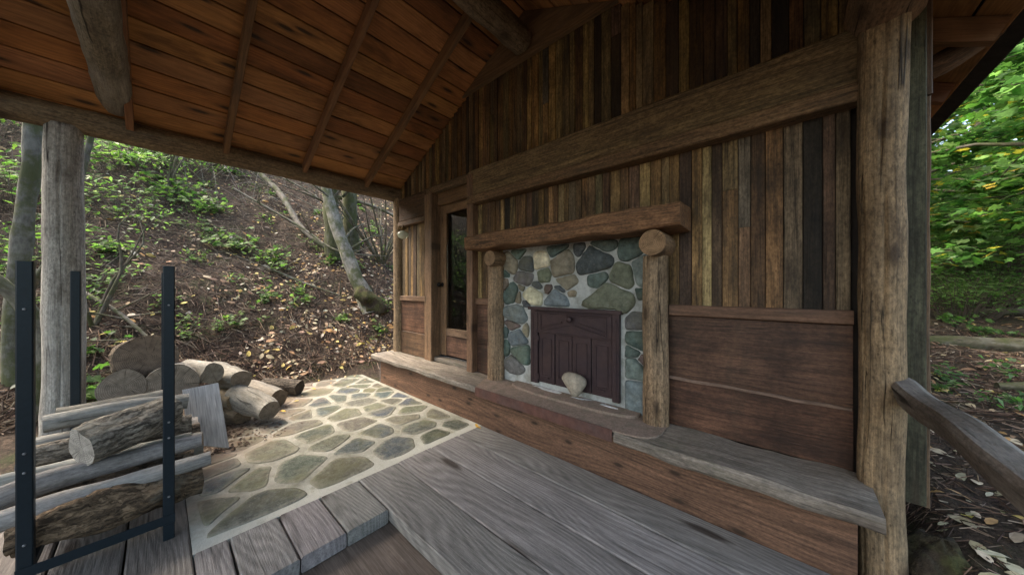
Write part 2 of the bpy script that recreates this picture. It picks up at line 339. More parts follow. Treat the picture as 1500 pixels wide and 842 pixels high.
# ------------------------------------------------------------------ terrain
def H(x, y):
    s = -x - 4.75 + .25 * noise.noise(Vector((y * .6, 3, 0)))
    hill = .72 * (math.log(1 + math.exp(min(s * 4, 40))) / 4) if s < 9 else .72 * 9 + (s - 9) * .45
    if s > 40: hill = .72 * 9 + 31 * .45
    right = .06 + .05 * max(0, y + 1) + max(0, y - 4.5) * .13 + max(0, y - 9) * .12 if y < 40 else .06 + 2.05 + 35.5 * .13 + 31 * .12
    inn = ss(.32, .62, x); k = max(inn, ss(.15, 1.2, y)) * ss(-4.7, -3.8, x)
    base = -.24 + .10 * ss(-2.6, -3.0, x) * 1
    base = base * (1 - k) + right * k
    near = ss(30, 8, math.hypot(x, y + 2))
    r = base + hill
    if near > 0 and not (-4.6 < x < .3 and -3.4 < y < 4.6):
        m = min(1, max(-x - 4.6, x - .3, -3.4 - y, y - 4.6) * 2)
        r += m * (.10 * fbm((x * .9, y * .9, 1.3)) + .05 * fbm((x * 3, y * 3, 4.)) + .02 * noise.noise(Vector((x * 9, y * 9, 2))))
    return r
def axis(dense0, dense1, step, lo, hi):
    a = []; x = dense0
    while x <= dense1: a.append(x); x += step
    st = step; x = a[-1]
    while x < hi: st *= 1.22; x += st; a.append(x)
    st = step; x = a[0]; pre = []
    while x > lo: st *= 1.22; x -= st; pre.append(x)
    return pre[::-1] + a
xs = axis(-12, 4.5, .075, -160, 160); ys = axis(-5, 8, .075, -160, 160)
mb = MB(); nx = len(xs)
for y in ys:
    for x in xs: z = H(x, y); mb.vert((x, y, z), (x, y, z), (.1, .1, .1))
for j in range(len(ys) - 1):
    for i in range(nx - 1): q = j * nx + i; mb.face((q, q + 1, q + nx + 1, q + nx), 0, True)
tag(mb.build('ground', M['ground']), 'brown leaf covered forest floor rising up the hillside beside the porch', None, None, 'structure')

# ------------------------------------------------------------------ patio and decks
mb = MB(); mb.box((-4.95, -2.19, -.3), (-2.165, -.288, -.006))
pat = mb.build('patio', M['pmortar']); tag(pat, 'flagstone patio set in pale mortar, dusty towards the firewood', None, None, 'structure')
# flagstones: Voronoi cells, shrunk and rounded
def clip(poly, m, n):
    out = []
    for i in range(len(poly)):
        a, b = poly[i], poly[(i + 1) % len(poly)]; da = (a[0] - m[0]) * n[0] + (a[1] - m[1]) * n[1]; db = (b[0] - m[0]) * n[0] + (b[1] - m[1]) * n[1]
        if da <= 0: out.append(a)
        if da * db < 0: k = da / (da - db); out.append((a[0] + (b[0] - a[0]) * k, a[1] + (b[1] - a[1]) * k))
    return out
seeds = []
for _ in range(6000):
    p = (R.uniform(-4.9, -2.28), R.uniform(-2.13, -.36))
    if all(((p[0] - q[0]) / 1.0) ** 2 + ((p[1] - q[1]) / 1.25) ** 2 > q[2] * q[2] for q in seeds): seeds.append((p[0], p[1], R.choice((.12, .15, .19, .23, .28))))
mb = MB(); rg2 = random.Random(3)
for (sx, sy, _) in seeds:
    poly = [(-4.93, -2.16), (-2.22, -2.16), (-2.22, -.32), (-4.93, -.32)]
    for (qx, qy, _) in seeds:
        d = math.hypot(qx - sx, qy - sy)
        if 0 < d < 1.1: poly = clip(poly, ((qx + sx) / 2, (qy + sy) / 2), ((qx - sx) / d, (qy - sy) / d))
        if len(poly) < 3: break
    if len(poly) < 3: continue
    cx = sum(p[0] for p in poly) / len(poly); cy = sum(p[1] for p in poly) / len(poly)
    sh = rg2.uniform(.80, .90); poly = [(cx + (p[0] - cx) * sh, cy + (p[1] - cy) * sh) for p in poly]
    poly = [(x + .018 * noise.noise(Vector((x * 7, y * 7, 0))), y + .018 * noise.noise(Vector((x * 7, y * 7, 9)))) for i in range(len(poly)) for x, y in (poly[i], ((poly[i][0] + poly[(i + 1) % len(poly)][0]) / 2 , (poly[i][1] + poly[(i + 1) % len(poly)][1]) / 2))]
    for _ in range(3):
        poly = [q for i in range(len(poly)) for a, b in ((poly[i], poly[(i + 1) % len(poly)]),) for q in ((a[0] * .75 + b[0] * .25, a[1] * .75 + b[1] * .25), (a[0] * .25 + b[0] * .75, a[1] * .25 + b[1] * .75))]
    sd_ = rg2.random() * 9; tint = jt(rg2.choice(((.065, .075, .062), (.085, .09, .068), (.05, .062, .075), (.075, .078, .056), (.10, .10, .078), (.058, .075, .078))), .15)
    top = -.0035 + rg2.uniform(0, .004); rings = []
    for k, z in ((1, -.012), (.99, top - .003), (.95, top), (.85, top + .001), (.5, top + .001)):
        rings.append([mb.vert((cx + (x - cx) * k * (1 + .05 * noise.noise(Vector((x * 9, y * 9, 0)))), cy + (y - cy) * k * (1 + .05 * noise.noise(Vector((x * 9, y * 9, 5)))), z + (.002 * noise.noise(Vector((x * 12, y * 12, 0))) if k < .97 else 0)), (x, y, k), tint) for x, y in poly])
    n_ = len(poly)
    for a, b in zip(rings, rings[1:]):
        for i in range(n_): mb.face((a[i], a[(i + 1) % n_], b[(i + 1) % n_], b[i]), 0, True)
    mb.face(rings[-1], 0, True)
o = mb.build('flagstone', M['flag']); o.parent = pat
GREY = (.165, .16, .155)
mb = MB()
e = [-.288, -.56, -.84, -1.13, -1.41]
for i in range(4):
    a, b = e[i], e[i + 1]; mb.beam((-2.16 + R.uniform(-.004, .004), (a + b) / 2, -.04), (.62, (a + b) / 2, -.04 + R.uniform(-.001, .001)), a - b - .007, .08, tint=jt((.205, .197, .186), .1, .03), ch=.006, n=30, jit=.003)
e = [-1.41, -1.64, -1.85, -2.06, -2.19]
for i in range(4):
    a, b = e[i], e[i + 1]; mb.beam((-2.16, (a + b) / 2, -.042), (-1.755 + R.uniform(-.008, .008), (a + b) / 2, -.042 + R.uniform(-.002, .002)), a - b - .007, .08, tint=jt((.195, .188, .177), .14, .03), ch=.007, n=6, jit=.004)
e = [-2.19, -2.41, -2.64, -2.87, -3.1, -3.35]
for i in range(5):
    a, b = e[i], e[i + 1]; mb.beam((-3.72 + R.uniform(-.05, .05), (a + b) / 2, -.042), (-1.755 + R.uniform(-.008, .008), (a + b) / 2, -.042), a - b - .008, .08, tint=jt((.15, .135, .12), .14, .04), ch=.007, n=20, jit=.004)
tag(mb.build('deck', M['deck']), 'grey weathered plank deck with a step down to a lower platform', None, None, 'structure')
mb = MB(); mb.beam((-1.80, -2.35, -.112), (.62, -2.35, -.112), 1.96, .05, tint=(.11, .088, .072), ch=.002)
tag(mb.build('lower_platform', M['ply']), 'stained brown platform one step below the plank deck', None, None, 'structure')

# ------------------------------------------------------------------ cabin
cabin = empty('cabin', (-1.9, 0, 0), 'rustic wooden cabin with log posts and an open porch roof over its gable wall', 'cabin')
BR, ZR, SL, XR = 3.87, 3.87, .5, -1.85
def roofz(x): return ZR - SL * abs(x - XR)
PAL = [((.19, .125, .065), 5), ((.11, .072, .042), 5), ((.24, .185, .095), 3.4), ((.075, .055, .042), 3), ((.15, .125, .09), 3), ((.03, .026, .023), 2.2), ((.15, .10, .065), 4), ((.25, .20, .12), 1.4), ((.14, .12, .075), 3)]
def pick():
    t = R.uniform(0, sum(w for _, w in PAL))
    for c, w in PAL:
        t -= w
        if t <= 0: return c
    return c
def siding(name, x0, x1, zlo, zhi, dark=1., wmin=.045, wmax=.082, tintf=(1, 1, 1)):
    mb = MB(); x = x0
    while x < x1 - .01:
        w = min(R.uniform(wmin, wmax), x1 - x); xm = x + w / 2; top = min(zhi, roofz(xm) - .01); 
        c = jt(pick(), .36, .05); c = tuple(c[i] * dark * tintf[i] for i in range(3)); yo = R.uniform(-.006, .004)
        # some strips are pieced from two lengths of different age
        if top - zlo > .2:
            if R.random() < .06 and top - zlo > .6:
                zm = R.uniform(zlo + .25, top - .2); c2 = tuple(q * dark for q in jt(pick(), .18, .05))
                mb.beam((xm, .012 + yo, zlo), (xm, .012 + yo, zm - .001), w - .003, .022, (0, 1, 0), c, .002); mb.beam((xm, .012 + yo, zm + .001), (xm, .012 + yo, top), w - .003, .022, (0, 1, 0), c2, .002)
            else: mb.beam((xm, .012 + yo, zlo), (xm, .012 + yo, top), w - .003, .022, (0, 1, 0), c, .002)
        elif top > zlo: mb.beam((xm, .012, zlo), (xm, .012, top), w - .003, .022, (0, 1, 0), c, .002)
        x += w
    return mb.build(name, M['siding'], cabin)
tag(siding('gable_siding', -4.2, .40, 2.54, 9, .95, tintf=(1.08, .9, .58)), 'vertical reclaimed boards of mixed browns filling the gable')
siding('wall_siding', -2.6, .235, 1.17, 2.185, 1.05, tintf=(1.04, .95, .8))
siding('wall_siding', -4.12, -3.46, 1.17, 2.17, 1.0, tintf=(1.05, .97, .82))
# backing wall and side walls
mb = MB(); mb.box((-4.2, .035, .1), (-3.44, .11, 2.6)); mb.box((-2.66, .035, .1), (.40, .11, 2.6)); mb.box((-3.44, .035, 2.36), (-2.66, .11, 2.6))
mb.prism([(-4.2, .035, 2.6), (.40, .035, 2.6), (.40, .035, roofz(.4) - .02), (XR, .035, ZR - .02), (-4.2, .035, roofz(-4.2) - .02)], (0, .07, 0))
mb.box((-4.2, .11, .1), (-4.13, 4.4, 2.6)); mb.box((.33, .11, .1), (.40, 4.4, 2.72)); mb.box((-4.13, 4.33, .1), (.33, 4.4, 2.65)); mb.box((-4.13, .11, .3), (.33, 4.33, .36))
mb.build('wall_frame', M['dark'], cabin)
for xx, n_ in ((.412, 'side_wall'), (-4.212, 'side_wall')):
    mb = MB(); y = .12
    while y < 4.4: w = R.uniform(.1, .2); mb.beam((xx, y + w / 2, .12), (xx, y + w / 2, roofz(xx) - .02), w - .004, .024, (1, 0, 0), jt(pick(), .15), .002); y += w
    mb.build(n_, M['siding'], cabin)
# lower dark panels with seams, rail above
def panels(x0, x1, seam=.683, top=1.105):
    mb = MB(); c = (.10, .054, .032)
    mb.beam((x0, .0, (.37 + seam) / 2), (x1, .0, (.37 + seam) / 2), seam - .37 - .004, .03, (0, 1, 0), jt(c, .12), .004, n=8, jit=.003)
    mb.beam((x0, .006, (seam + top) / 2), (x1, .006, (seam + top) / 2), top - seam - .004, .03, (0, 1, 0), jt(c, .12), .004, n=8, jit=.003)
    return mb.build('lower_panel', M['panel'], cabin)
panels(-.62, .24); panels(-4.14, -3.44); panels(-2.62, -2.2)
mb = MB(); mb.beam((-.60, -.018, .688), (.235, -.018, .683), .018, .016, (0, 1, 0), (.22, .15, .11), .004, n=30, jit=.007, jf=6); mb.build('live_edge_strip', M['trim'], cabin)
for x0, x1 in ((-.60, .24), (-4.12, -3.46), (-2.60, -2.2)):
    mb = MB(); mb.beam((x0, -.015, 1.14), (x1, -.015, 1.14), .068, .05, (0, 1, 0), jt((.15, .085, .055)), .005, n=6, jit=.004); mb.build('rail', M['trim'], cabin)
# big beam over the fireplace, and strip below
mb = MB(); mb.beam((-2.60, -.03, 2.41), (.27, -.03, 2.41), .275, .09, (0, 1, 0), (.185, .13, .065), .012, n=20, jit=.008); mb.build('header_beam', M['beam'], cabin)
mb = MB(); mb.beam((-2.60, -.045, 2.225), (.25, -.045, 2.225), .09, .11, (0, 1, 0), (.17, .105, .055), .008, n=20, jit=.005); mb.build('header_strip', M['beam'], cabin)
mb = MB(); mb.beam((-4.12, -.02, 2.37), (-3.46, -.02, 2.37), .32, .06, (0, 1, 0), (.10, .06, .035), .01, n=8, jit=.006); mb.beam((-4.12, -.035, 2.17), (-3.46, -.035, 2.17), .07, .07, (0, 1, 0), (.12, .075, .045), .008, n=8, jit=.004); mb.build('header_beam', M['beam'], cabin)
mb = MB(); mb.beam((-3.46, -.02, 2.50), (-2.60, -.02, 2.50), .09, .06, (0, 1, 0), (.13, .085, .045), .008, n=8, jit=.004); mb.build('door_lintel', M['beam'], cabin)
# door surround
mb = MB(); mb.beam((-3.375, -.0, .38), (-3.375, -.0, 2.455), .155, .15, (0, 1, 0), (.17, .105, .06), .008, n=14, jit=.006); mb.build('door_post', M['trim'], cabin)
mb = MB(); mb.beam((-2.575, -.035, .38), (-2.575, -.035, 2.50), .095, .10, (0, 1, 0), (.17, .10, .06), .006, n=14, jit=.005); mb.build('door_post', M['trim'], cabin)
mb = MB(); mb.beam((-3.30, .06, 2.395), (-2.62, .06, 2.395), .16, .08, (0, 1, 0), (.17, .10, .05), .006); mb.build('door_head', M['trim'], cabin)
mb = MB(); mb.beam((-3.30, .03, .405), (-2.62, .03, .405), .05, .13, (0, 1, 0), (.16, .14, .12), .006); mb.beam((-3.30, .052, .437), (-2.62, .052, .437), .012, .02, (0, 1, 0), (.04, .045, .05), .002); mb.build('door_sill', M['bench'], cabin)
door = MB(); dc = (.20, .12, .065)
door.beam((-3.245, .085, .45), (-3.245, .085, 2.31), .115, .045, (0, 1, 0), dc, .004); door.beam((-2.675, .085, .45), (-2.675, .085, 2.31), .115, .045, (0, 1, 0), dc, .004)
door.beam((-3.187, .085, 2.26), (-2.733, .085, 2.26), .10, .045, (0, 1, 0), dc, .004); door.beam((-3.187, .085, .74), (-2.733, .085, .74), .09, .045, (0, 1, 0), (.17, .11, .07), .004)
door = door.build('door', M['trim'], cabin)
mb = MB(); mb.beam((-3.187, .088, .57), (-2.733, .088, .57), .24, .03, (0, 1, 0), (.11, .06, .04), .004); mb.build('door_panel', M['panel'], door)
mb = MB(); mb.box((-3.187, .084, .785), (-2.733, .090, 2.21)); mb.build('glass', M['glass'], door)
def lathe(mb, c, prof, ax='y', seg=20, tint=(.1, .1, .1)):
    rings = []
    for h, r in prof:
        ring = []
        for j in range(seg):
            a = j / seg * 6.2832; u, w = r * math.cos(a), r * math.sin(a)
            p = (c[0] + u, c[1] + h, c[2] + w) if ax == 'y' else (c[0] + u, c[1] + w, c[2] + h) if ax == 'z' else (c[0] + h, c[1] + u, c[2] + w)
            ring.append(mb.vert(p, p, tint))
        rings.append(ring)
    for a, b in zip(rings, rings[1:]):
        for j in range(seg): mb.face((a[j], a[(j + 1) % seg], b[(j + 1) % seg], b[j]), 0, True)
    mb.face(rings[0][::-1]); mb.face(rings[-1])
mb = MB(); lathe(mb, (-3.255, .06, 1.325), [(0, .028), (-.006, .028), (-.008, .012), (-.03, .011), (-.036, .024), (-.05, .03), (-.064, .026), (-.07, .01)]); mb.build('door_knob', M['black'], door)
# posts
WL = (.235, .165, .095)
def post(x, y, z0, z1, r, tint, m='warmlog', seg=26, knots=4, sub=5, lean=(0, 0), jit=.022, grooves=()):
    mb = MB(); n_ = 8; pts = [(x + lean[0] * i / n_ + .008 * noise.noise(Vector((i * .7, x, 0))), y + lean[1] * i / n_ + .008 * noise.noise(Vector((i * .7, y, 4))), z0 + (z1 - z0) * i / n_) for i in range(n_ + 1)]
    mb.log(pts, r, seg, jit, tint, sub=sub, knots=knots, grooves=grooves); return mb.build('log_post', [M[m], M['end']], cabin)
post(.322, -.085, -.28, 2.56, [.080, .075, .073, .073, .073, .074, .076, .078, .08], (.285, .195, .105), knots=5, seg=64, grooves=(-145, -92))
post(-4.21, -.0, .37, 2.56, .078, (.22, .155, .09), knots=3)
post(-4.25, -2.79, -.35, 2.55, [.115, .11, .105, .1, .105, .1, .098, .095, .092], (.33, .315, .28), 'log', knots=7, seg=64, grooves=(-4,))
post(.33, -3.6, -.3, 2.56, .085, (.25, .19, .12)); post(-4.25, -5.3, -.3, 2.55, .095, (.3, .28, .24), 'log')
# logs of the roof
def rlog(name, p0, p1, r, tint, m='warmlog', r1=None, jit=.05):
    mb = MB(); p0, p1 = Vector(p0), Vector(p1); n_ = 8
    pts = [p0.lerp(p1, i / n_) + Vector((0, 0, .012 * noise.noise(Vector((i * .6, p0.x, 2))))) for i in range(n_ + 1)]
    mb.log(pts, [r + ((r1 or r) - r) * i / n_ for i in range(n_ + 1)], 26, jit, tint, endtint=(.25, .17, .1), sub=7, knots=5); return mb.build(name, [M[m], M['end']], cabin)
rlog('eave_log', (-4.25, -5.6, 2.63), (-4.25, .12, 2.615), .105, (.20, .145, .085), r1=.098)
rlog('eave_log', (.335, -3.9, 2.62), (.335, .05, 2.59), .14, (.22, .13, .07), r1=.13)
rlog('ridge_log', (XR, -3.9, 3.57), (XR, -.07, 3.565), .12, (.17, .12, .07), r1=.112)
rlog('tie_log', (-4.16, -2.53, 2.80), (.45, -2.53, 2.83), .092, (.19, .16, .115), 'log', r1=.1)
# rafters
cs_, sn_ = 1 / math.hypot(1, SL), SL / math.hypot(1, SL)
ryl = [-5.0, -4.35, -3.72, -3.10, -2.46, -1.86, -1.19, -.49]
def rafter(y, side, w=.045, dp=.10, x1=None):
    mb = MB(); sgn = -1 if side < 0 else 1; nrm = Vector((sgn * sn_, 0, cs_)); xe = (-4.5 if side < 0 else .75) if x1 is None else x1
    a = Vector((XR + sgn * .03, y, roofz(XR + sgn * .03))) - nrm * (dp / 2 + .001); b = Vector((xe, y, roofz(xe))) - nrm * (dp / 2 + .001)
    mb.beam(a, b, w, dp, nrm, jt((.17, .085, .04), .15), .003, n=6, jit=.003); return mb.build('rafter', M['rafter'], cabin)
for y in ryl: rafter(y, -1, x1=-4.2)
for y in ryl[2:]: rafter(y, 1, x1=.28)
for y in (.35, 1.0, 1.65, 2.3, 2.95, 3.6, 4.3): rafter(y, 1, .05, .11, .78)
# gable tie board (triangular) behind the ridge log
mb = MB(); x0_, x1_ = XR - .9, XR + .9
mb.prism([(x0_, -.045, 3.42), (x1_, -.045, 3.42), (XR, -.045, 3.865)], (0, .03, 0), (.15, .09, .045)); mb.build('gable_board', M['rafter'], cabin)
# ceiling planks, row by row, jointed over rafters
CW = .186
for side in (-1, 1):
    mb = MB(); sgn = side; nrm = Vector((sgn * sn_, 0, cs_)); slope = Vector((sgn * cs_, 0, -sn_)); Lr = (2.50 if side < 0 else 2.65) / cs_; k = 0; s_ = .0
    ycuts = [-3.72, -3.10, -2.46, -1.86, -1.19, -.49, .06, 1.0, 2.3, 3.6, 4.6]
    y_start = -5.6 if side < 0 else -3.95
    while s_ < Lr:
        w = min(CW * R.uniform(.96, 1.04), Lr - s_); ys_ = y_start; c0 = (.33, .145, .048)
        cuts = [q for q in ycuts if q > ys_ + .2 and R.random() < .3] + [4.6]
        for yc in cuts:
            tint = jt(R.choice((c0, c0, (.27, .11, .036), (.35, .165, .058), (.29, .145, .058), (.20, .085, .032))), .16, .06)
            p = Vector((XR, 0, ZR)) + slope * (s_ + w / 2) + nrm * (.012 + R.uniform(0, .003))
            mb.beam((p.x, ys_ + .001, p.z), (p.x, yc - .001, p.z), w - .010, .022, nrm, tint, .004, n=1); ys_ = yc
        s_ += w; k += 1
    mb.build('ceiling_planks', M['ceiling'], cabin)
mb = MB()
for sgn in (-1, 1):
    nrm = Vector((sgn * sn_, 0, cs_)); ye = (-5.65, 4.65) if sgn < 0 else (-4.0, 4.65); L = (2.52 if sgn < 0 else 2.66) / cs_; slope = Vector((sgn * cs_, 0, -sn_)); k = 0; s_ = -.02
    while s_ + .2 < L:                                   # shingle courses
        a = Vector((XR, 0, ZR)) + slope * (s_ + .15) + nrm * .05; mb.beam((a.x, ye[0], a.z), (a.x, ye[1], a.z), .32, .045, (nrm + slope * .05), jt((.04, .035, .03)), .004); s_ += .25
mb.build('roof_shingles', M['roof'], cabin)
for sd_ in (-1, 1):                                      # ragged lower course under each eave
  mb = MB(); y = -5.6
  while y < 4.6:
    w = R.uniform(.06, .14)
    if sd_ < 0: x = -4.33; mb.beam((x, y + w / 2, roofz(x) + .035), (x - .05 - R.uniform(0, .03), y + w / 2, roofz(x) + .005), w - .005, .014, (0, 0, 1), jt((.05, .04, .03)), .002)
    if sd_ > 0 and y > -3.9: x = .79; mb.beam((x, y + w / 2, roofz(x) + .035), (x + .04 + R.uniform(0, .02), y + w / 2, roofz(x) + .01), w - .005, .014, (0, 0, 1), jt((.05, .04, .03)), .002)
    y += w
  mb.build('eave_shingles', M['roof'], cabin)

# corner boards right of the post
mb = MB(); mb.beam((.420, -.012, .31), (.420, -.012, 2.7), .085, .035, (0, 1, 0), (.065, .065, .04), .004, n=8, jit=.003); mb.build('corner_board', M['siding'], cabin)
mb = MB(); mb.beam((.468, .02, .30), (.468, .02, 2.15), .018, .06, (0, 1, 0), (.13, .085, .05), .006, n=16, jit=.006); mb.beam((.472, .02, 2.155), (.472, .02, 2.66), .022, .07, (0, 1, 0), (.10, .06, .035), .006, n=4, jit=.003); mb.build('corner_trim', M['trim'], cabin)
mb = MB(); mb.log([(.44, .5, 2.46), (.62, .5, 2.50), (.78, .5, 2.60)], [.05, .06, .05], 14, .08, (.14, .08, .045)); mb.build('outrigger_log', [M['warmlog'], M['end']], cabin)

# ------------------------------------------------------------------ bench in front of the wall
bench = empty('bench', (-2, -.15, 0), 'long low wooden bench ledge running along the foot of the cabin wall', 'bench')
mb = MB(); mb.beam((-4.29, -.195, .350), (-2.14, -.20, .350), .35, .058, tint=(.21, .185, .155), ch=.016, n=40, jit=.012, jf=5, endm=0); mb.build('seat_plank', M['bench'], bench)
mb = MB(); mb.beam((-2.136, -.19, .350), (-.83, -.19, .350), .36, .05, tint=(.19, .17, .15), ch=.01, n=30, jit=.006, jf=5); mb.build('seat_plank', M['bench'], bench)
mb = MB(); mb.beam((-.825, -.215, .345), (.287, -.215, .343), .395, .066, tint=(.22, .19, .155), ch=.018, n=40, jit=.012, jf=6); mb.build('seat_plank', M['bench'], bench)
mb = MB(); mb.beam((-4.20, -.26, .135), (.225, -.26, .135), .37, .05, (0, 1, 0), (.14, .078, .048), .006, n=30, jit=.004); mb.build('front_board', M['face'], bench)
mb = MB(); mb.beam((-4.20, -.285, .13), (-4.20, -.01, .13), .36, .03, (1, 0, 0), (.13, .11, .10), .005); mb.build('end_board', M['bench'], bench)

# ------------------------------------------------------------------ fireplace
fire = empty('fireplace', (-1.42, 0, .37), 'fieldstone fireplace with rough timber mantel and two log columns on the cabin wall', 'fireplace')
# mortar face
mb = MB(); nxm, nzm = 60, 52; F0 = (-1.765, -.93, 1.125)
idx = {}
for j in range(nzm + 1):
    for i in range(nxm + 1):
        x = -2.13 + 1.42 * i / nxm; z = .372 + 1.29 * j / nzm; y = -.024 + .009 * fbm((x * 6, z * 6, 0)) + .004 * noise.noise(Vector((x * 22, z * 22, 3)))
        idx[i, j] = mb.vert((x, y, z), (x, z, 0), (.4, .4, .4))
for j in range(nzm):
    for i in range(nxm): mb.face((idx[i, j], idx[i + 1, j], idx[i + 1, j + 1], idx[i, j + 1]), 0, True)
mb.box((-2.13, -.012, .372), (-.71, .0, 1.66)); mb.build('mortar', M['mortar'], fire)
cA = math.radians(41.5); SS, CC = math.sin(cA), math.cos(cA)
C_ = dict(G=(.085, .12, .105), B=(.14, .18, .195), T=(.22, .19, .14), W=(.55, .49, .37), R=(.14, .10, .09), K=(.075, .088, .095), L=(.17, .185, .13), P=(.13, .125, .13), Q=(.17, .215, .20))
# centre x, centre z, half width, half height (metres on the wall), colour
ST = [(-2.021, 1.516, .068, .075, 'T'), (-1.837, 1.499, .072, .045, 'K'), (-1.654, 1.526, .072, .05, 'W'), (-1.44, 1.489, .088, .075, 'T'), (-1.862, 1.368, .125, .055, 'P'), (-1.630, 1.405, .055, .04, 'L'),
      (-1.410, 1.335, .118, .038, 'T'), (-1.122, 1.353, .055, .038, 'G'), (-.925, 1.378, .058, .058, 'L'), (-.782, 1.41, .042, .088, 'Q'), (-1.15, 1.512, .118, .078, 'K'), (-.865, 1.58, .06, .066, 'G'),
      (-1.09, 1.622, .10, .032, 'G'), (-1.005, 1.185, .185, .085, 'L'), (-1.50, 1.195, .105, .052, 'B'), (-1.765, 1.215, .095, .058, 'W'), (-1.583, 1.274, .032, .024, 'R'), (-1.457, 1.277, .052, .017, 'K'),
      (-1.352, 1.240, .036, .016, 'T'), (-2.008, 1.235, .072, .073, 'G'), (-1.925, 1.195, .026, .045, 'T'), (-1.97, 1.04, .118, .066, 'Q'), (-2.00, .925, .084, .028, 'R'), (-1.84, .89, .024, .04, 'T'),
      (-1.945, .795, .10, .056, 'B'), (-2.075, .70, .034, .053, 'G'), (-1.915, .67, .088, .062, 'G'), (-1.98, .555, .078, .055, 'P'), (-.835, 1.035, .072, .044, 'P'), (-.825, .915, .063, .052, 'G'),
      (-.858, .822, .042, .033, 'G'), (-.775, .772, .019, .026, 'R'), (-.84, .70, .070, .064, 'Q'), (-.828, .515, .072, .088, 'B'), (-2.085, 1.42, .034, .024, 'G'),
      (-1.94, 1.607, .13, .028, 'G'), (-1.50, 1.61, .11, .034, 'G'), (-1.27, 1.61, .045, .04, 'K'), (-1.83, 1.137, .10, .018, 'K'), (-1.885, 1.29, .04, .02, 'T'), (-2.09, 1.32, .026, .04, 'T'), (-.79, 1.25, .03, .028, 'G'),
      (-1.72, 1.31, .07, .020, 'K'), (-2.085, .84, .025, .035, 'G')]
def cellr(i, a):                                        # reach of stone i in direction a before it meets a neighbour
    cx, cz, rx, rz, _ = ST[i]; ca, sa = math.cos(a), math.sin(a)
    e = 2.6; r0 = (abs(ca / rx) ** e + abs(sa / rz) ** e) ** (-1 / e); lim = r0 * 1.9
    for j, (qx, qz, qr, qs, _) in enumerate(ST):
        if j == i: continue
        dx, dz = qx - cx, qz - cz; d = math.hypot(dx, dz)
        if d > .5: continue
        ux, uz = dx / d, dz / d
        ri = (abs(ux / rx) ** 2 + abs(uz / rz) ** 2) ** -.5; rj = (abs(ux / qr) ** 2 + abs(uz / qs) ** 2) ** -.5
        m = d * ri / (ri + rj) - .003; k = ca * ux + sa * uz
        if k > .05: lim = min(lim, m / k)
    for lo, hi, c, u in ((-2.125, -.715, cx, ca), (.374, 1.655, cz, sa)):
        if u > .01: lim = min(lim, (hi - c) / u)
        if u < -.01: lim = min(lim, (lo - c) / u)
    x, z = cx + lim * ca, cz + lim * sa                  # keep clear of the fire screen
    if -1.785 < x < -.90 and z < 1.125:
        if cx < -1.785: lim = min(lim, (-1.785 - cx) / max(ca, .01))
        elif cx > -.90: lim = min(lim, (-.90 - cx) / min(ca, -.01))
        else: lim = min(lim, (1.125 - cz) / min(sa, -.01))
    return max(lim, .006)
def stone(mb, i, tint):
    cx, cz, rx, rz, _ = ST[i]; n_ = 40; rs = [cellr(i, j / n_ * 6.2832) for j in range(n_)]
    for _ in range(1): rs = [(rs[j - 1] + 2 * rs[j] + rs[(j + 1) % n_]) / 4 for j in range(n_)]
    rs = [q * (1 + .07 * noise.noise(Vector((math.cos(j / n_ * 6.2832) * 2.2 + i * 7.1, math.sin(j / n_ * 6.2832) * 2.2, i * 3.3)))) * .985 for j, q in enumerate(rs)]
    dep = min(.052, .02 + .25 * min(rx, rz)); tx, tz = R.uniform(-.3, .3), R.uniform(-.3, .3); rings = []
    for k, d in ((1.0, -.15), (.985, .3), (.93, .66), (.82, .88), (.6, .97), (.35, 1.0), (.12, 1.0)):
        ring = []
        for j in range(n_):
            a = j / n_ * 6.2832; x = cx + rs[j] * k * math.cos(a); z = cz + rs[j] * k * math.sin(a)
            dd = d + (.34 * noise.noise(Vector((x * 16 + i, z * 16, 1))) + .2 * noise.noise(Vector((x * 45 + i, z * 45, 1))) + (tx * (x - cx) / rx + tz * (z - cz) / rz) * .5 * (1 - k * .4) if k < .97 else 0)
            ring.append(mb.vert((x, -.020 - dep * dd, z), (x, z, 0), tint))
        rings.append(ring)
    for a, b in zip(rings, rings[1:]):
        for j in range(n_): mb.face((a[j], a[(j + 1) % n_], b[(j + 1) % n_], b[j]), 0, True)
    mb.face(rings[-1], 0, True)
mb = MB()
for i, q in enumerate(ST): stone(mb, i, jt(C_[q[4]], .14, .05))
mb.build('stone_facing', M['rock'], fire)
# firescreen
scr = MB(); IC = (.05, .03, .03); fy = -.045
def fb(mb, x0, x1, z0, z1, y0, y1, ch=.004):
    mb.beam(((x0 + x1) / 2, (y0 + y1) / 2, z0), ((x0 + x1) / 2, (y0 + y1) / 2, z1), x1 - x0, y0 - y1 if y0 > y1 else y1 - y0, (0, 1, 0), IC, ch)
fb(scr, -1.755, -1.675, .44, 1.09, -.066, -.03); fb(scr, -.985, -.93, .44, 1.09, -.066, -.03)
fb(scr, -1.673, -.987, .89, 1.088, -.062, -.03); fb(scr, -1.775, -.91, 1.092, 1.118, -.085, -.028, .006)
scr = scr.build('fire_screen', M['iron'], fire)
mb = MB()
for (a, b) in (((-1.64, .915), (-1.34, .985)), ((-1.34, .985), (-1.03, .915)), ((-1.64, 1.06), (-1.03, 1.06)), ((-1.64, .915), (-1.64, 1.06)), ((-1.03, .915), (-1.03, 1.06)), ((-1.74, .9), (-.95, .9)), ((-1.64, .945), (-1.42, .998)), ((-1.26, .998), (-1.03, .945)), ((-1.74, 1.075), (-1.0, 1.075))):
    mb.beam((a[0], -.066, a[1]), (b[0], -.066, b[1]), .012, .010, (0, 1, 0), IC, .003)
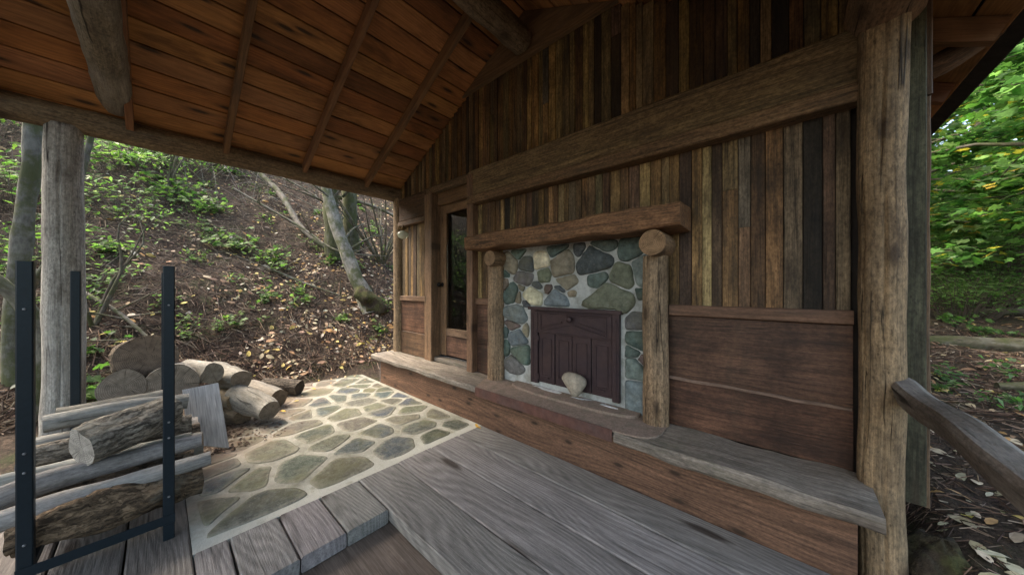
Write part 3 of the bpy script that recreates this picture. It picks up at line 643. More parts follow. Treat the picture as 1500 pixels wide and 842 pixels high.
for (a, b) in (((-1.725, .47), (-1.725, 1.05)), ((-.95, .47), (-.95, 1.05))): mb.beam((a[0], -.068, a[1]), (b[0], -.068, b[1]), .008, .008, (0, 1, 0), IC, .002)
mb.build('moulding', M['iron'], scr)
mb = MB(); lathe(mb, (-1.335, -.062, 1.03), [(0, .012), (-.02, .012), (-.026, .024), (-.036, .027), (-.045, .02), (-.05, .006)]); mb.build('knob', M['iron'], scr)
dx = [-1.672, -1.50, -1.332, -1.16, -.988]
for i in range(4):
    x0, x1 = dx[i] + .003, dx[i + 1] - .003; mb = MB(); yy = (-.052, -.034) if i in (0, 2) else (-.048, -.030)
    fb(mb, x0, x1, .455, .888, *yy)
    xa, xb = x0 + .035, x1 - .035
    for (a, b) in (((xa, .52), (xb, .52)), ((xa, .84), (xb, .84)), ((xa, .52), (xa, .84)), ((xb, .52), (xb, .84))): mb.beam((a[0], yy[0] - .002, a[1]), (b[0], yy[0] - .002, b[1]), .009, .008, (0, 1, 0), IC, .002)
    mb.beam((xa + .02, yy[0] - .004, .50), (xb - .02, yy[0] - .004, .50), .012, .01, (0, 1, 0), (.09, .06, .05), .002)
    mb.build('screen_door', M['iron'], scr)
for x_, z_ in ((-1.668, .50), (-1.668, .84), (-.992, .50), (-.992, .84), (-1.332, .84), (-1.332, .50)):
    mb = MB(); mb.beam((x_, -.060, z_ - .022), (x_, -.060, z_ + .022), .016, .012, (0, 1, 0), IC, .005); mb.build('hinge', M['iron'], scr)
# ash strip, hearth slab, rounded lip
mb = MB(); mb.beam((-1.75, -.075, .392), (-.93, -.075, .392), .05, .03, tint=(.5, .5, .5), ch=.01, n=30, jit=.012, jf=9); mb.build('hearth_grout', M['white'], fire)
mb = MB(); P_ = [(-2.135, -.392), (-.835, -.392), (-.76, -.385), (-.69, -.372), (-.64, -.345), (-.605, -.30), (-.59, -.24), (-.59, -.16), (-.60, -.09), (-.625, -.04), (-.70, -.02), (-2.28, -.02), (-2.28, -.08), (-2.24, -.2), (-2.18, -.3)]
mb.prism([(x, y, .374) for x, y in P_], (0, 0, .012)); mb.build('hearth_slab', M['hearth'], fire)
mb = MB(); P_ = [(-1.93, -.04)]
for i in range(25): a = math.pi + i / 24 * math.pi; P_.append((-1.36 + .58 * math.copysign(abs(math.cos(a)) ** .7, math.cos(a)), -.075 + .135 * -abs(math.sin(a)) ** .8))
P_ += [(-.78, -.04)]
mb.prism([(x, y, .387) for x, y in P_], (0, 0, .02)); mb.build('hearth_lip', M['hearth'], fire)
mb = MB(); mb.box((-2.13, -.400, .312), (-.838, -.393, .389)); mb.build('metal_edge', M['rust'], fire)
# columns and brackets
def col_(x, y, r, z1, tint):
    mb = MB(); mb.log([(x, y, .375), (x + .003, y, .7), (x - .003, y, 1.1), (x, y, z1)], [r * 1.04, r, r * .97, r * .96], 64, .03, tint, endtint=(.3, .2, .12), sub=7, knots=3, grooves=(-62,)); return mb.build('log_column', [M['warmlog'], M['end']], fire)
col_(-2.185, -.07, .082, 1.5, (.29, .195, .115)); col_(-.672, -.08, .080, 1.5, (.32, .22, .13))
mb = MB(); mb.log([(-2.135, -.01, 1.568), (-2.13, -.215, 1.568)], .072, 24, .03, (.28, .175, .095), endtint=(.27, .175, .10), sub=6); mb.build('log_bracket', [M['warmlog'], M['end']], fire)
mb = MB(); mb.log([(-.645, -.01, 1.570), (-.642, -.255, 1.572)], .082, 24, .03, (.28, .175, .095), endtint=(.30, .19, .105), sub=6); mb.build('log_bracket', [M['warmlog'], M['end']], fire)
mb = MB(); mb.beam((-2.43, -.145, 1.733), (-.475, -.145, 1.725), .27, .13, tint=(.215, .115, .058), ch=.014, n=50, jit=.016, jf=4, th1=.145, w1=.28); mb.build('mantel', M['beam'], fire)

# heart-shaped rock on the hearth
mb = MB(); cx, cz = -1.275, .515; pr = [(-.085, .01), (-.115, .045), (-.09, .085), (-.03, .10), (.04, .092), (.095, .07), (.11, .03), (.075, -.03), (.045, -.075), (.01, -.095), (-.025, -.06)]
for _ in range(2): pr = [q for i in range(len(pr)) for a, b in ((pr[i], pr[(i + 1) % len(pr)]),) for q in ((a[0] * .75 + b[0] * .25, a[1] * .75 + b[1] * .25), (a[0] * .25 + b[0] * .75, a[1] * .25 + b[1] * .75))]
n_ = len(pr); rings = []
for k, y in ((.3, -.082), (.75, -.084), (.95, -.095), (1, -.115), (.93, -.14), (.7, -.155), (.3, -.16)):
    rings.append([mb.vert((cx + x * k, y + .05 * (z * k) + .006 * noise.noise(Vector((x * 20, z * 20, k))), cz + z * k), (x, z, y), (.34, .30, .235)) for x, z in pr])
for a, b in zip(rings, rings[1:]):
    for j in range(n_): mb.face((a[j], b[j], b[(j + 1) % n_], a[(j + 1) % n_]), 0, True)
mb.face(rings[0], 0, True); mb.face(rings[-1][::-1], 0, True)
tag(mb.build('rock', M['rock'], loc=(cx, -.12, .42)), 'loose pale tan fan-shaped rock leaning on the brown fire screen', 'rock')

# lamp on the corner post
lamp = empty('lamp', (-4.13, -.09, 2.0), 'small round glass lamp on the left corner log post near the door', 'lamp')
lc = (-3.80, -.17, 1.985)
mb = MB(); lathe(mb, lc, [(-.06, .012), (-.055, .03), (-.03, .062), (0, .072), (.02, .066), (.04, .04), (.05, .02)], 'z', 24); mb.build('globe', M['lampglass'], lamp)
mb = MB(); lathe(mb, lc, [(.05, .024), (.075, .024), (.08, .05), (.085, .05), (.09, .016), (.12, .01)], 'z', 20)
lathe(mb, lc, [(-.035, .035), (.045, .018)], 'z', 12); mb.tube([(lc[0], lc[1], 2.11), (-3.98, -.12, 2.13), (-4.17, -.05, 2.10)], .006); mb.build('bracket', M['brass'], lamp)

# handrail
mb = MB(); mb.beam((.385, -.10, .835), (.455, -3.6, .88), .075, .095, (-.25, 0, 1), (.17, .14, .115), .024, n=70, jit=.02, jf=2.2, th1=.08)
hr = mb.build('handrail', [M['log'], M['end']]); tag(hr, 'weathered split log handrail fixed to the right log post', 'handrail')

# ------------------------------------------------------------------ wood rack
rack = empty('firewood_rack', (-3.0, -2.46, 0), 'black square-tube steel firewood rack with four tall uprights', 'firewood rack')
X0, X1, Y0, Y1 = -3.6, -2.4, -2.67, -2.265
for x in (X0, X1):
    for y in (Y0, Y1): mb = MB(); mb.beam((x, y, 0), (x, y, 1.40), .042, .042, (0, 1, 0), (.02, .02, .02), .004); mb.build('upright', M['steel'], rack)
    mb = MB(); mb.beam((x + .025, Y0 - .03, .105), (x + .025, Y1 + .03, .105), .042, .004, (1, 0, 0), (.02, .02, .02), .001) if False else mb.beam((x + .0235, Y0 - .022, .105), (x + .0235, Y1 + .022, .105), .045, .004, (1, 0, 0), (.02, .02, .02), .001); mb.build('end_rail', M['steel'], rack)
for y in (Y0, Y1): mb = MB(); mb.beam((X0 + .022, y, .105), (X1 - .022, y, .105), .038, .038, tint=(.02, .02, .02), ch=.003); mb.build('side_rail', M['steel'], rack)
for y in (Y0, Y1):
    for z in (.22, .52, .6, 1.2): 
        mb = MB(); lathe(mb, (X1 + .0205, y, z), [(0, .005), (.004, .005), (.006, .003)], 'x', 8); mb.build('screw', M['zinc'], rack)

FW = [(.21, .2, .18), (.18, .165, .14), (.24, .23, .205)]
def flog(pts, r, label, m='fire', tint=None, endt=(.24, .20, .155), seg=20, jit=.09, knots=2, group=None, cat='log'):
    mb = MB(); mb.log(pts, r, seg, jit, tint or jt(R.choice(FW), .1), endtint=endt, sub=7, knots=knots, jf=5)
    c = sum((Vector(p) for p in pts), Vector()) / len(pts); o = mb.build('firewood_log', [M[m], M['end']], loc=c)
    return tag(o, label, cat, group or 'firewood around the steel rack')
# rack contents (across the rack, sticking out at both sides)
flog([(-2.50, -2.72, .20), (-2.48, -2.45, .215), (-2.5, -2.14, .20)], [.075, .085, .07], 'thick gnarled brown log lowest at the front of the rack', 'bark', (.17, .12, .075), jit=.3, endt=(.2, .17, .13))
flog([(-2.60, -3.0, .225), (-2.56, -2.7, .28), (-2.52, -2.35, .295), (-2.50, -2.10, .31)], [.045, .047, .045, .036], 'smooth grey log with a branch stub, second up at the front of the rack')
flog([(-2.66, -3.0, .24), (-2.72, -2.72, .335), (-2.74, -2.4, .335), (-2.70, -2.12, .355)], [.06, .055, .045, .038], 'long smooth grey log just under the bark-covered chunk in the rack')
flog([(-2.70, -2.56, .47), (-2.78, -2.42, .495), (-2.90, -2.24, .52)], [.10, .105, .085], 'short thick bark-covered chunk lying on top of the rack logs', 'bark', (.30, .27, .22), endt=(.34, .32, .28), jit=.14)
flog([(-2.88, -2.75, .20), (-2.86, -2.15, .21)], [.075, .06], 'dark log under the grey logs in the middle of the rack', 'bark', (.14, .11, .08), jit=.14)
flog([(-2.86, -2.86, .34), (-2.87, -2.5, .33), (-2.84, -2.16, .335)], [.04, .045, .035], 'thin grey log behind the bark-covered chunk')
flog([(-3.0, -2.80, .22), (-2.98, -2.1, .235)], [.08, .07], 'grey log low down at the middle of the rack, behind the chunk')
flog([(-3.2, -2.80, .215), (-3.2, -2.1, .235)], [.08, .07], 'brown log at the bottom towards the far end of the rack', 'bark', (.2, .16, .12))
flog([(-3.42, -2.85, .22), (-3.42, -2.1, .22)], [.085, .07], 'grey log at the bottom at the far end of the rack')
flog([(-3.1, -2.75, .365), (-3.1, -2.15, .355)], [.06, .06], 'mottled log in the second layer behind the chunk', 'bark', (.24, .21, .17))
flog([(-3.30, -2.78, .36), (-3.3, -2.2, .35)], [.055, .06], 'grey log in the second layer near the far end of the rack')
flog([(-3.22, -2.74, .50), (-3.24, -2.45, .505), (-3.24, -2.16, .475)], [.05, .052, .052], 'straight pale grey log lying highest across the far end of the rack')
flog([(-3.40, -2.72, .49), (-3.42, -2.25, .49)], [.055, .05], 'pale log end right behind the highest straight log')
# rounds pile behind
flog([(-4.45, -2.10, .08), (-3.95, -2.0, .06)], [.12, .12], 'brown log buried at the bottom of the pile under the rounds', 'bark', (.13, .10, .075))
flog([(-4.4, -2.36, .13), (-3.75, -2.34, .12)], [.15, .15], 'thick brown log supporting the large cut rounds', 'bark', (.14, .11, .08))
flog([(-4.5, -2.55, .15), (-3.85, -2.62, .13)], [.13, .12], 'brown log on the ground beside the left porch post', 'bark', (.13, .10, .07))
flog([(-4.32, -2.39, .66), (-4.10, -2.36, .69)], [.19, .185], 'largest dark brown round, topmost of the pile by the rack', 'bark', (.17, .135, .10), endt=(.21, .16, .12), seg=30, jit=.05, cat='log round')
flog([(-4.12, -2.50, .47), (-3.9, -2.485, .51)], [.125, .128], 'grey brown round facing the camera beside the left post', 'bark', (.2, .165, .125), endt=(.26, .22, .175), seg=30, jit=.04, cat='log round')
flog([(-4.15, -2.21, .44), (-3.9, -2.225, .47)], [.17, .165], 'grey round right under the largest round, behind the steel upright', 'fire', (.26, .235, .195), endt=(.25, .21, .165), seg=30, jit=.04, cat='log round')
flog([(-4.25, -2.13, .52), (-3.98, -1.97, .50)], [.095, .1], 'pale peeled log chunk resting above the leaning grey board', 'fire', (.29, .275, .24), endt=(.26, .24, .2), jit=.1)
flog([(-4.35, -1.90, .42), (-4.05, -1.76, .37)], [.12, .10], 'rounded grey log chunk right of the one above the board', 'fire', (.29, .27, .22), jit=.14)
flog([(-4.25, -1.93, .21), (-3.98, -1.80, .20)], [.09, .085], 'yellowish log chunk tucked behind the leaning board', 'fire', (.27, .21, .13), endt=(.25, .19, .12), jit=.12)
flog([(-4.2, -1.9, .06), (-3.9, -1.76, .055)], [.085, .08], 'ochre brown log chunk lowest behind the leaning board', 'fire', (.22, .165, .1), endt=(.2, .15, .1), jit=.14)
flog([(-4.08, -1.80, .24), (-3.88, -1.68, .17), (-3.70, -1.60, .115)], [.11, .12, .095], 'fat pale log with a clean sawn end at the front of the pile', 'fire', (.30, .28, .235), endt=(.23, .195, .155), jit=.08, seg=26)
flog([(-4.5, -1.62, .16), (-4.12, -1.44, .10)], [.10, .095], 'small round-ended log lying behind the fat pale sawn log', 'fire', (.2, .175, .14), endt=(.17, .135, .1), seg=24)
flog([(-4.75, -1.45, .12), (-4.42, -1.17, .08)], [.08, .085], 'dark bark-covered log at the right end of the pile', 'bark', (.11, .09, .07), endt=(.05, .036, .026))
# leaning board
mb = MB(); q = [(-3.62, -2.175, .475), (-3.62, -1.965, .485), (-3.36, -1.925, .005), (-3.42, -2.15, .10)]
a, b, c = Vector(q[0]), Vector(q[1]), Vector(q[2]); nn = (b - a).cross(c - a).normalized() * .022
mb.prism(q, nn, (.48, .47, .465), ax=(c - b).normalized()); tag(mb.build('board', M['greyb'], loc=q[3]), 'grey offcut board with a slanted lower edge leaning on the firewood', 'board')

# ------------------------------------------------------------------ litter: fallen leaves, needles, twigs
def nrm_at(x, y):
    e_ = .05; h = H(x, y); return Vector((-(H(x + e_, y) - h) / e_, -(H(x, y + e_) - h) / e_, 1)).normalized()
LC = [(.42, .34, .22), (.50, .42, .28), (.38, .26, .13), (.52, .40, .12), (.30, .17, .09), (.45, .40, .32), (.20, .12, .08), (.24, .15, .10), (.40, .22, .08)]
def inside(x, y): return -4.97 < x < .5 and -3.5 < y < 4.5
mb = MB(); n_ = 0
while n_ < 9500:
    if R.random() < .78:
        d = R.random() ** 1.6 * 9; x = -4.9 - d; y = R.uniform(-4.8, 4.2 + d * .6)
        # denser towards the foot near the cabin corner
        if R.random() > (.25 + .75 * ss(-3.0, .5, y)) * (1.1 - .06 * d): continue
    else:
        x = .45 + R.random() ** 1.3 * 6; y = R.uniform(-2.5, 12)
        if R.random() > .55 and y < 2: continue
    if inside(x, y) or noise.noise(Vector((x * 1.4, y * 1.4, 7))) + R.uniform(-.35, .35) < -.05: continue
    n = nrm_at(x, y); n = (n + Vector((R.gauss(0, .3), R.gauss(0, .3), 0))).normalized()
    mb.leaf((x, y, H(x, y) + R.uniform(.008, .035)), n, Vector((R.gauss(0, 1), R.gauss(0, 1), R.gauss(0, .3))), R.uniform(.03, .06) if R.random() < .6 else R.uniform(.06, .12), jt(R.choice(LC), .3), 1); n_ += 1
for _ in range(240):                                    # larger leaves just right of the post
    x = R.uniform(.55, 1.6); y = R.uniform(-1.2, 1.6); n = (nrm_at(x, y) + Vector((R.gauss(0, .2), R.gauss(0, .2), 0))).normalized()
    mb.leaf((x, y, H(x, y) + R.uniform(.008, .02)), n, Vector((R.gauss(0, 1), R.gauss(0, 1), 0)), R.uniform(.05, .11), jt(R.choice(((.48, .42, .28), (.55, .48, .34), (.5, .38, .12), (.42, .26, .12), (.36, .32, .22))), .2), 1)
for p in ((-2.13, -.36, .012), (-2.17, -.345, .012), (-3.9, -1.45, .02), (-4.5, -1.0, .012)): mb.leaf(p, Vector((.2, .1, 1)), Vector((R.gauss(0, 1), R.gauss(0, 1), 0)), .06, (.6, .36, .06), 1)
for _ in range(60):
    x = R.uniform(-4.9, -3.9); y = R.uniform(-1.3, -.4); mb.leaf((x, y, .012), Vector((R.gauss(0, .15), R.gauss(0, .15), 1)), Vector((R.gauss(0, 1), R.gauss(0, 1), 0)), R.uniform(.03, .06), jt(R.choice(LC), .2), 1) if R.random() < .35 * ss(-3.9, -4.9, x) * 2 else None
tag(mb.build('leaf_litter', M['dead']), 'pale and yellow fallen leaves scattered over the slope', 'fallen leaves', None, 'stuff')
mb = MB(); n_ = 0
while n_ < 48000:
    if R.random() < .74: d = R.random() ** 1.8 * 7.5; x = -4.85 - d; y = R.uniform(-4.5, 2.6 + d * .6)
    else: x = .5 + R.random() ** 1.5 * 3.5; y = R.uniform(-2, 6)
    n_ += 1
    if inside(x, y): continue
    L = R.uniform(.03, .16) * (2 if R.random() < .12 else 1); a = R.uniform(0, 6.28); w = R.uniform(.0018, .0055)
    if x > 0: q_ = ss(0, 7, math.hypot(x, y + 2.3)); L *= .35 + .65 * q_; w *= .35 + .65 * q_
    dx_, dy_ = math.cos(a), math.sin(a)
    z0 = H(x, y); z1 = H(x + dx_ * L, y + dy_ * L); up = R.uniform(.004, .03); t = jt(R.choice(((.085, .052, .034), (.055, .035, .025), (.16, .11, .075), (.03, .02, .015), (.22, .17, .125))), .3)
    p0 = Vector((x, y, z0 + R.uniform(.004, .02))); p1 = Vector((x + dx_ * L, y + dy_ * L, z1 + up)); sx = Vector((-dy_, dx_, 0)) * w; uz = Vector((0, 0, w * 1.6))
    ids = [mb.vert(p, (0, 0, 0), t) for p in (p0 - sx, p0 + sx, p0 + uz, p1 - sx, p1 + sx, p1 + uz)]
    mb.face((ids[0], ids[2], ids[5], ids[3])); mb.face((ids[2], ids[1], ids[4], ids[5])); mb.face((ids[0], ids[3], ids[4], ids[1]))
for _ in range(700):                                    # bark crumbs at the foot of the wood pile
    x = -3.3 - abs(R.gauss(0, .7)); y = -2.15 + abs(R.gauss(0, .28)) + .25 * max(0, -x - 3.5)
    if y > -.4 or x < -4.9: continue
    q = R.uniform(.004, .018); a = R.uniform(0, 6.28); t = jt(R.choice(((.10, .065, .045), (.2, .15, .11), (.06, .04, .03))), .3)
    u1 = Vector((math.cos(a), math.sin(a), 0)) * q; u2 = Vector((-math.sin(a), math.cos(a), 0)) * q * .4; c = Vector((x, y, .004))
    ids = [mb.vert(p, (0, 0, 0), t) for p in (c - u1 - u2, c + u1 - u2, c + u1 + u2, c - u1 + u2, c + Vector((0, 0, q * .5)))]
    for k in range(4): mb.face((ids[k], ids[(k + 1) % 4], ids[4]))
tag(mb.build('needle_litter', M['duff']), 'brown redwood needles and twigs covering the hillside', 'needles', None, 'stuff')

# ------------------------------------------------------------------ plants
GC = [(.08, .14, .035), (.11, .18, .05), (.06, .11, .035), (.14, .21, .06), (.16, .22, .10)]
def plant(x, y, r, h, n, size, label, kind=0, group='green plants on the slope', cat='plant', cols=GC, z=None, density=1):
    z0 = H(x, y) if z is None else z; root = empty('leafy_plant', (x, y, z0), label, cat, group); st = MB(); lf = MB()
    for i in range(n):
        a = R.uniform(0, 6.28); q = R.random() ** .6 * r; tip = Vector((x + q * math.cos(a), y + q * math.sin(a), 0)); tip.z = max(H(tip.x, tip.y), z0 - .2) + h * R.uniform(.35, 1)
        q4 = 0 if n < 12 else q * .45; b0 = Vector((x + q4 * math.cos(a), y + q4 * math.sin(a), 0)); b0.z = H(b0.x, b0.y) - .01; mid = b0.lerp(tip, .6) + Vector((0, 0, h * .15))
        st.tube([b0, mid, tip], [.004, .003, .0015], 4, (.12, .10, .05), sub=2)
        for k in range(R.randint(4, 8)):
            u = R.uniform(.3, 1.05); p = (b0.lerp(mid, u * 2) if u < .5 else mid.lerp(tip, u * 2 - 1)) + Vector((R.gauss(0, size * .6), R.gauss(0, size * .6), R.gauss(0, size * .3)))
            lf.leaf(p, Vector((R.gauss(.2, .5), R.gauss(-.1, .5), 1)), Vector((R.gauss(0, 1), R.gauss(0, 1), R.gauss(0, .3))), size * R.uniform(.6, 1.3), jt(R.choice(cols), .25, .1), kind)
    st.build('stems', M['twig'], root); lf.build('foliage', M['leaf'], root); return root
plant(-9.9, -2.75, 1.1, .55, 110, .13, 'large bright green bush patch high on the slope, right of the left post')
plant(-8.6, -3.7, 1.1, .6, 110, .12, 'green bush patch behind the thin tree at the far left of the slope')
plant(-9.0, -1.95, .7, .3, 45, .11, 'low bright green maple seedlings in the upper middle of the slope', 2)
plant(-7.9, -1.45, .45, .25, 22, .10, 'wide low patch of green seedlings in the middle of the slope', 2)
plant(-7.4, -.85, .35, .25, 22, .09, 'small patch of green seedlings right of the wide middle patch', 2)
plant(-11.3, -1.5, 1.0, .4, 45, .13, 'green seedlings just under the eave at the top of the slope', 2)
plant(-6.4, -2.9, .5, .35, 26, .08, 'thin green ground plants behind the left log post')
plant(-5.05, -2.72, .14, .22, 9, .12, 'bright green maple seedling beside the left porch post and largest round', 2)
plant(-3.9, -3.25, .18, .2, 14, .07, 'small green nettle clump left of the steel rack')
plant(-12.8, .2, 1.0, .5, 40, .13, 'leafy patch on the slope above the leaning mossy tree')
plant(-8.2, -2.65, .8, .4, 50, .085, 'pale green fine leaved patch between the left post and the middle patch')
plant(-10.6, -2.0, 1.1, .6, 120, .09, 'pale leafy thicket under the eave, above the maple seedlings')
plant(-7.0, -3.35, .7, .6, 80, .08, 'pale leafy shrub showing on both sides of the slender alder')
plant(-10.8, -4.4, 1.2, .8, 90, .13, 'green thicket at the upper far left of the slope')
plant(-7.2, -4.6, .8, .5, 60, .09, 'green undergrowth at the left edge of the slope')
for i in range(95):
    d = R.random() * 7; x = -5.5 - d; y = R.uniform(-3.6, 1.0 + d * .3)
    plant(x, y, R.uniform(.08, .32), R.uniform(.06, .2), R.randint(3, 11), R.uniform(.04, .09), 'tiny green seedling sprouting from the needle litter on the slope', R.choice((0, 2)), 'tiny seedlings on the slope', 'seedling')

# trees on the slope
def tree_trunk(mb, pts, rad, tint=(.10, .09, .07), seg=14, jit=.12): mb.log(pts, rad, seg, jit, tint, sub=7, caps=True, capm=0, jf=3)
def HZ(x, y, dz=0): return (x, y, H(x, y) + dz)
t = empty('leaning_tree', HZ(-6.25, .42), 'leaning grey tree with a bulging moss-covered base on the slope', 'tree')
mb = MB(); b = Vector(HZ(-6.25, .42)); tree_trunk(mb, [b + Vector((.05, .05, -.15)), b + Vector((-.1, -.02, .3)), b + Vector((-.35, -.16, .85)), b + Vector((-.75, -.3, 1.7)), b + Vector((-1.1, -.4, 2.8)), b + Vector((-1.2, -.4, 5))], [.24, .14, .12, .115, .10, .07], (.19, .18, .155)); mb.build('trunk', M['trunk'], t)
mb = MB(); tree_trunk(mb, [b + Vector((.1, .08, -.2)), b + Vector((.02, .03, .1)), b + Vector((-.1, -.03, .38))], [.26, .22, .125], (.06, .07, .02), 28, .42); mb.build('mossy_base', M['moss'], t)
mb = MB()
for i in range(7):
    p = b + Vector((-.5 - .1 * i, -.2, 1.1 + .25 * i)); a = R.uniform(0, 6.28); q = Vector((math.cos(a), math.sin(a), .5)); mb.tube([p, p + q * .5 + Vector((0, 0, .1)), p + q * R.uniform(.9, 1.6)], [.03, .018, .005], 6, (.12, .11, .09))
mb.build('branch', M['trunk'], t)
t = empty('mossy_tree', HZ(-7.7, .35), 'darker mossy trunk pair standing behind the leaning grey tree', 'tree')
b = Vector(HZ(-7.7, .35))
for dx_, dy_ in ((0, 0), (-.25, .5)):
    mb = MB(); tree_trunk(mb, [b + Vector((dx_, dy_, -.2)), b + Vector((dx_ - .05, dy_ - .06, 1)), b + Vector((dx_ - .1, dy_ - .05, 2.5)), b + Vector((dx_ + .1, dy_, 5))], [.2, .16, .14, .1], (.075, .075, .04)); mb.build('trunk', M['trunk'], t)
mb = MB()
for i in range(12):
    p = b + Vector((-.1, .2, R.uniform(.6, 3))); a = R.uniform(0, 6.28); q = Vector((math.cos(a), math.sin(a), R.uniform(-.1, .7))); mb.tube([p, p + q * .7 + Vector((0, 0, .15)), p + q * R.uniform(1.2, 2.0)], [.03, .018, .005], 6, (.11, .1, .08))
mb.build('branch', M['trunk'], t)
t = empty('stem_cluster', HZ(-7.5, 1.35), 'clump of thin bare stems fanning out right of the leaning tree', 'shrub'); b = Vector(HZ(-7.5, 1.35)); mb = MB()
for i in range(16):
    a = R.uniform(0, 6.28); q = Vector((math.cos(a) * .5, math.sin(a) * .8, 1)); mb.tube([b - Vector((0, 0, .05)), b + q * .6, b + q * R.uniform(1.4, 2.4) + Vector((R.gauss(0, .2), R.gauss(0, .2), 0))], [.03, .02, .006], 6, (.13, .11, .085))
mb.build('stems', M['trunk'], t)
t = empty('alder_tree', HZ(-5.5, -3.2), 'grey mottled slender tree left of the left porch post', 'tree'); b = Vector(HZ(-5.5, -3.2)); mb = MB()
tree_trunk(mb, [b + Vector((.0, .02, -.2)), b + Vector((0, 0, .7)), b + Vector((-.02, .05, 1.6)), b + Vector((0, .1, 2.6)), b + Vector((.1, .1, 5))], [.10, .066, .06, .058, .05], (.12, .12, .105)); mb.build('trunk', M['trunk'], t)
mb = MB(); mb.tube([b + Vector((0, .0, .70)), b + Vector((.15, .14, .95)), b + Vector((.3, .28, 1.3)), b + Vector((.4, .4, 1.9)), b + Vector((.4, .5, 2.6))], [.035, .035, .03, .025, .02], 10, (.13, .125, .105), sub=6); mb.build('branch', M['trunk'], t)
t = empty('gnarled_tree', HZ(-5.05, -3.05), 'curved low branch of a gnarled tree at the left edge', 'tree'); b = Vector(HZ(-5.05, -3.05)); mb = MB()
mb.tube([b + Vector((0, 0, -.1)), b + Vector((.03, .06, .45)), b + Vector((.02, .02, .85)), b + Vector((.0, -.2, 1.25)), b + Vector((-.1, -.7, 1.6)), b + Vector((-.2, -1.3, 2.3))], [.09, .062, .055, .05, .045, .04], 12, (.15, .145, .12), sub=6); mb.build('trunk', M['trunk'], t)
for (x, y, n_, lb) in ((-6.0, -2.80, 4, 'thin forked sapling with sparse leaves right of the left porch post'), (-9.3, -2.2, 6, 'bare twiggy sapling high on the slope among the green bushes')):
    t = empty('sapling', HZ(x, y), lb, 'sapling', 'saplings on the slope'); b = Vector(HZ(x, y)); mb = MB(); lf = MB()
    for i in range(n_):
        a = R.uniform(0, 6.28); q = Vector((math.cos(a) * .35, math.sin(a) * .35, 1)); hh = R.uniform(1.2, 2.2)
        pts = [b - Vector((0, 0, .05)), b + q * hh * .4, b + q * hh * .75 + Vector((R.gauss(0, .08), R.gauss(0, .08), 0)), b + q * hh]; mb.tube(pts, [.022, .015, .009, .003], 6, (.12, .10, .08))
        for k in range(26): u = R.uniform(.35, 1); p = b + q * hh * u + Vector((R.gauss(0, .15), R.gauss(0, .15), R.gauss(0, .1))); lf.leaf(p, Vector((R.gauss(0, .6), R.gauss(0, .6), 1)), Vector((R.gauss(0, 1), R.gauss(0, 1), 0)), R.uniform(.05, .09), jt(R.choice(GC), .2), 0)
    mb.build('stems', M['trunk'], t); lf.build('foliage', M['leaf'], t)
# fallen branches
def fallen(pts, rad, label, tint=(.17, .15, .125)):
    mb = MB(); pp = [Vector(HZ(x, y, dz)) for x, y, dz in pts]; mb.tube(pp, rad, 8, tint, .2, sub=6)
    for k in range(7):
        i = R.randrange(len(pp) - 1); p = pp[i].lerp(pp[i + 1], R.random()); a = R.uniform(0, 6.28); q = Vector((math.cos(a), math.sin(a), R.uniform(.1, .6))); mb.tube([p, p + q * R.uniform(.2, .4), p + q * R.uniform(.5, .9)], [.012, .008, .003], 5, tint)
    tag(mb.build('fallen_branch', M['trunk'], loc=pp[0]), label, 'branch', 'fallen branches on the slope')
fallen([(-11, -.8, .5), (-9.7, -.3, .3), (-8.6, -.1, .12), (-8.0, .2, .05), (-7.5, .7, .05)], [.05, .07, .06, .06, .04], 'thick crooked fallen branch coming down from under the eave to the trees')
fallen([(-7.3, -1.0, .05), (-6.9, -.6, .06), (-6.4, .0, .1)], [.02, .02, .012], 'thin pale fallen branch lying left of the mossy tree base')
fallen([(-9.2, -1.2, .4), (-8.2, -.2, .35), (-7.4, .3, .3), (-7, 1.2, .5)], [.02, .025, .022, .012], 'long thin branch hanging across the leaning tree')
fallen([(-9.8, 1.0, .4), (-9.6, 2.2, .45), (-9.2, 3.3, .2)], [.06, .05, .05], 'straight fallen branch high behind the leaning tree')
fallen([(-12.4, -2.2, .2), (-11.2, -1.0, .35), (-10.3, -.4, .15)], [.03, .03, .02], 'tangled dead branch near the top of the visible slope')
fallen([(-12.0, -1.4, .2), (-10.6, -.7, .5), (-9.7, .3, .5), (-9.2, .8, .2)], [.02, .025, .02, .01], 'thin dead bough arching over the crooked fallen branch')
fallen([(-6.9, -3.3, .1), (-6.1, -2.7, .15), (-5.6, -2.3, .05)], [.02, .02, .012], 'thin dead branch low on the slope behind the left post')
# brambles under the eave
mb = MB()
for i in range(150):
    x = -9.5 - R.random() * 3; y = R.uniform(-3.5, 1.5); p = Vector(HZ(x, y)); a = R.uniform(0, 6.28); L = R.uniform(.5, 1.3); q = Vector((math.cos(a), math.sin(a), 0)); e_ = p + q * L
    mb.tube([p, p + q * L * .5 + Vector((0, 0, R.uniform(.15, .5))), Vector((e_.x, e_.y, H(e_.x, e_.y) + .05))], [.006, .005, .003], 4, jt((.2, .18, .15), .3), sub=3)
tag(mb.build('bramble_tangle', M['duff']), 'tangle of dead bramble stems over the upper slope', 'brambles', None, 'stuff')

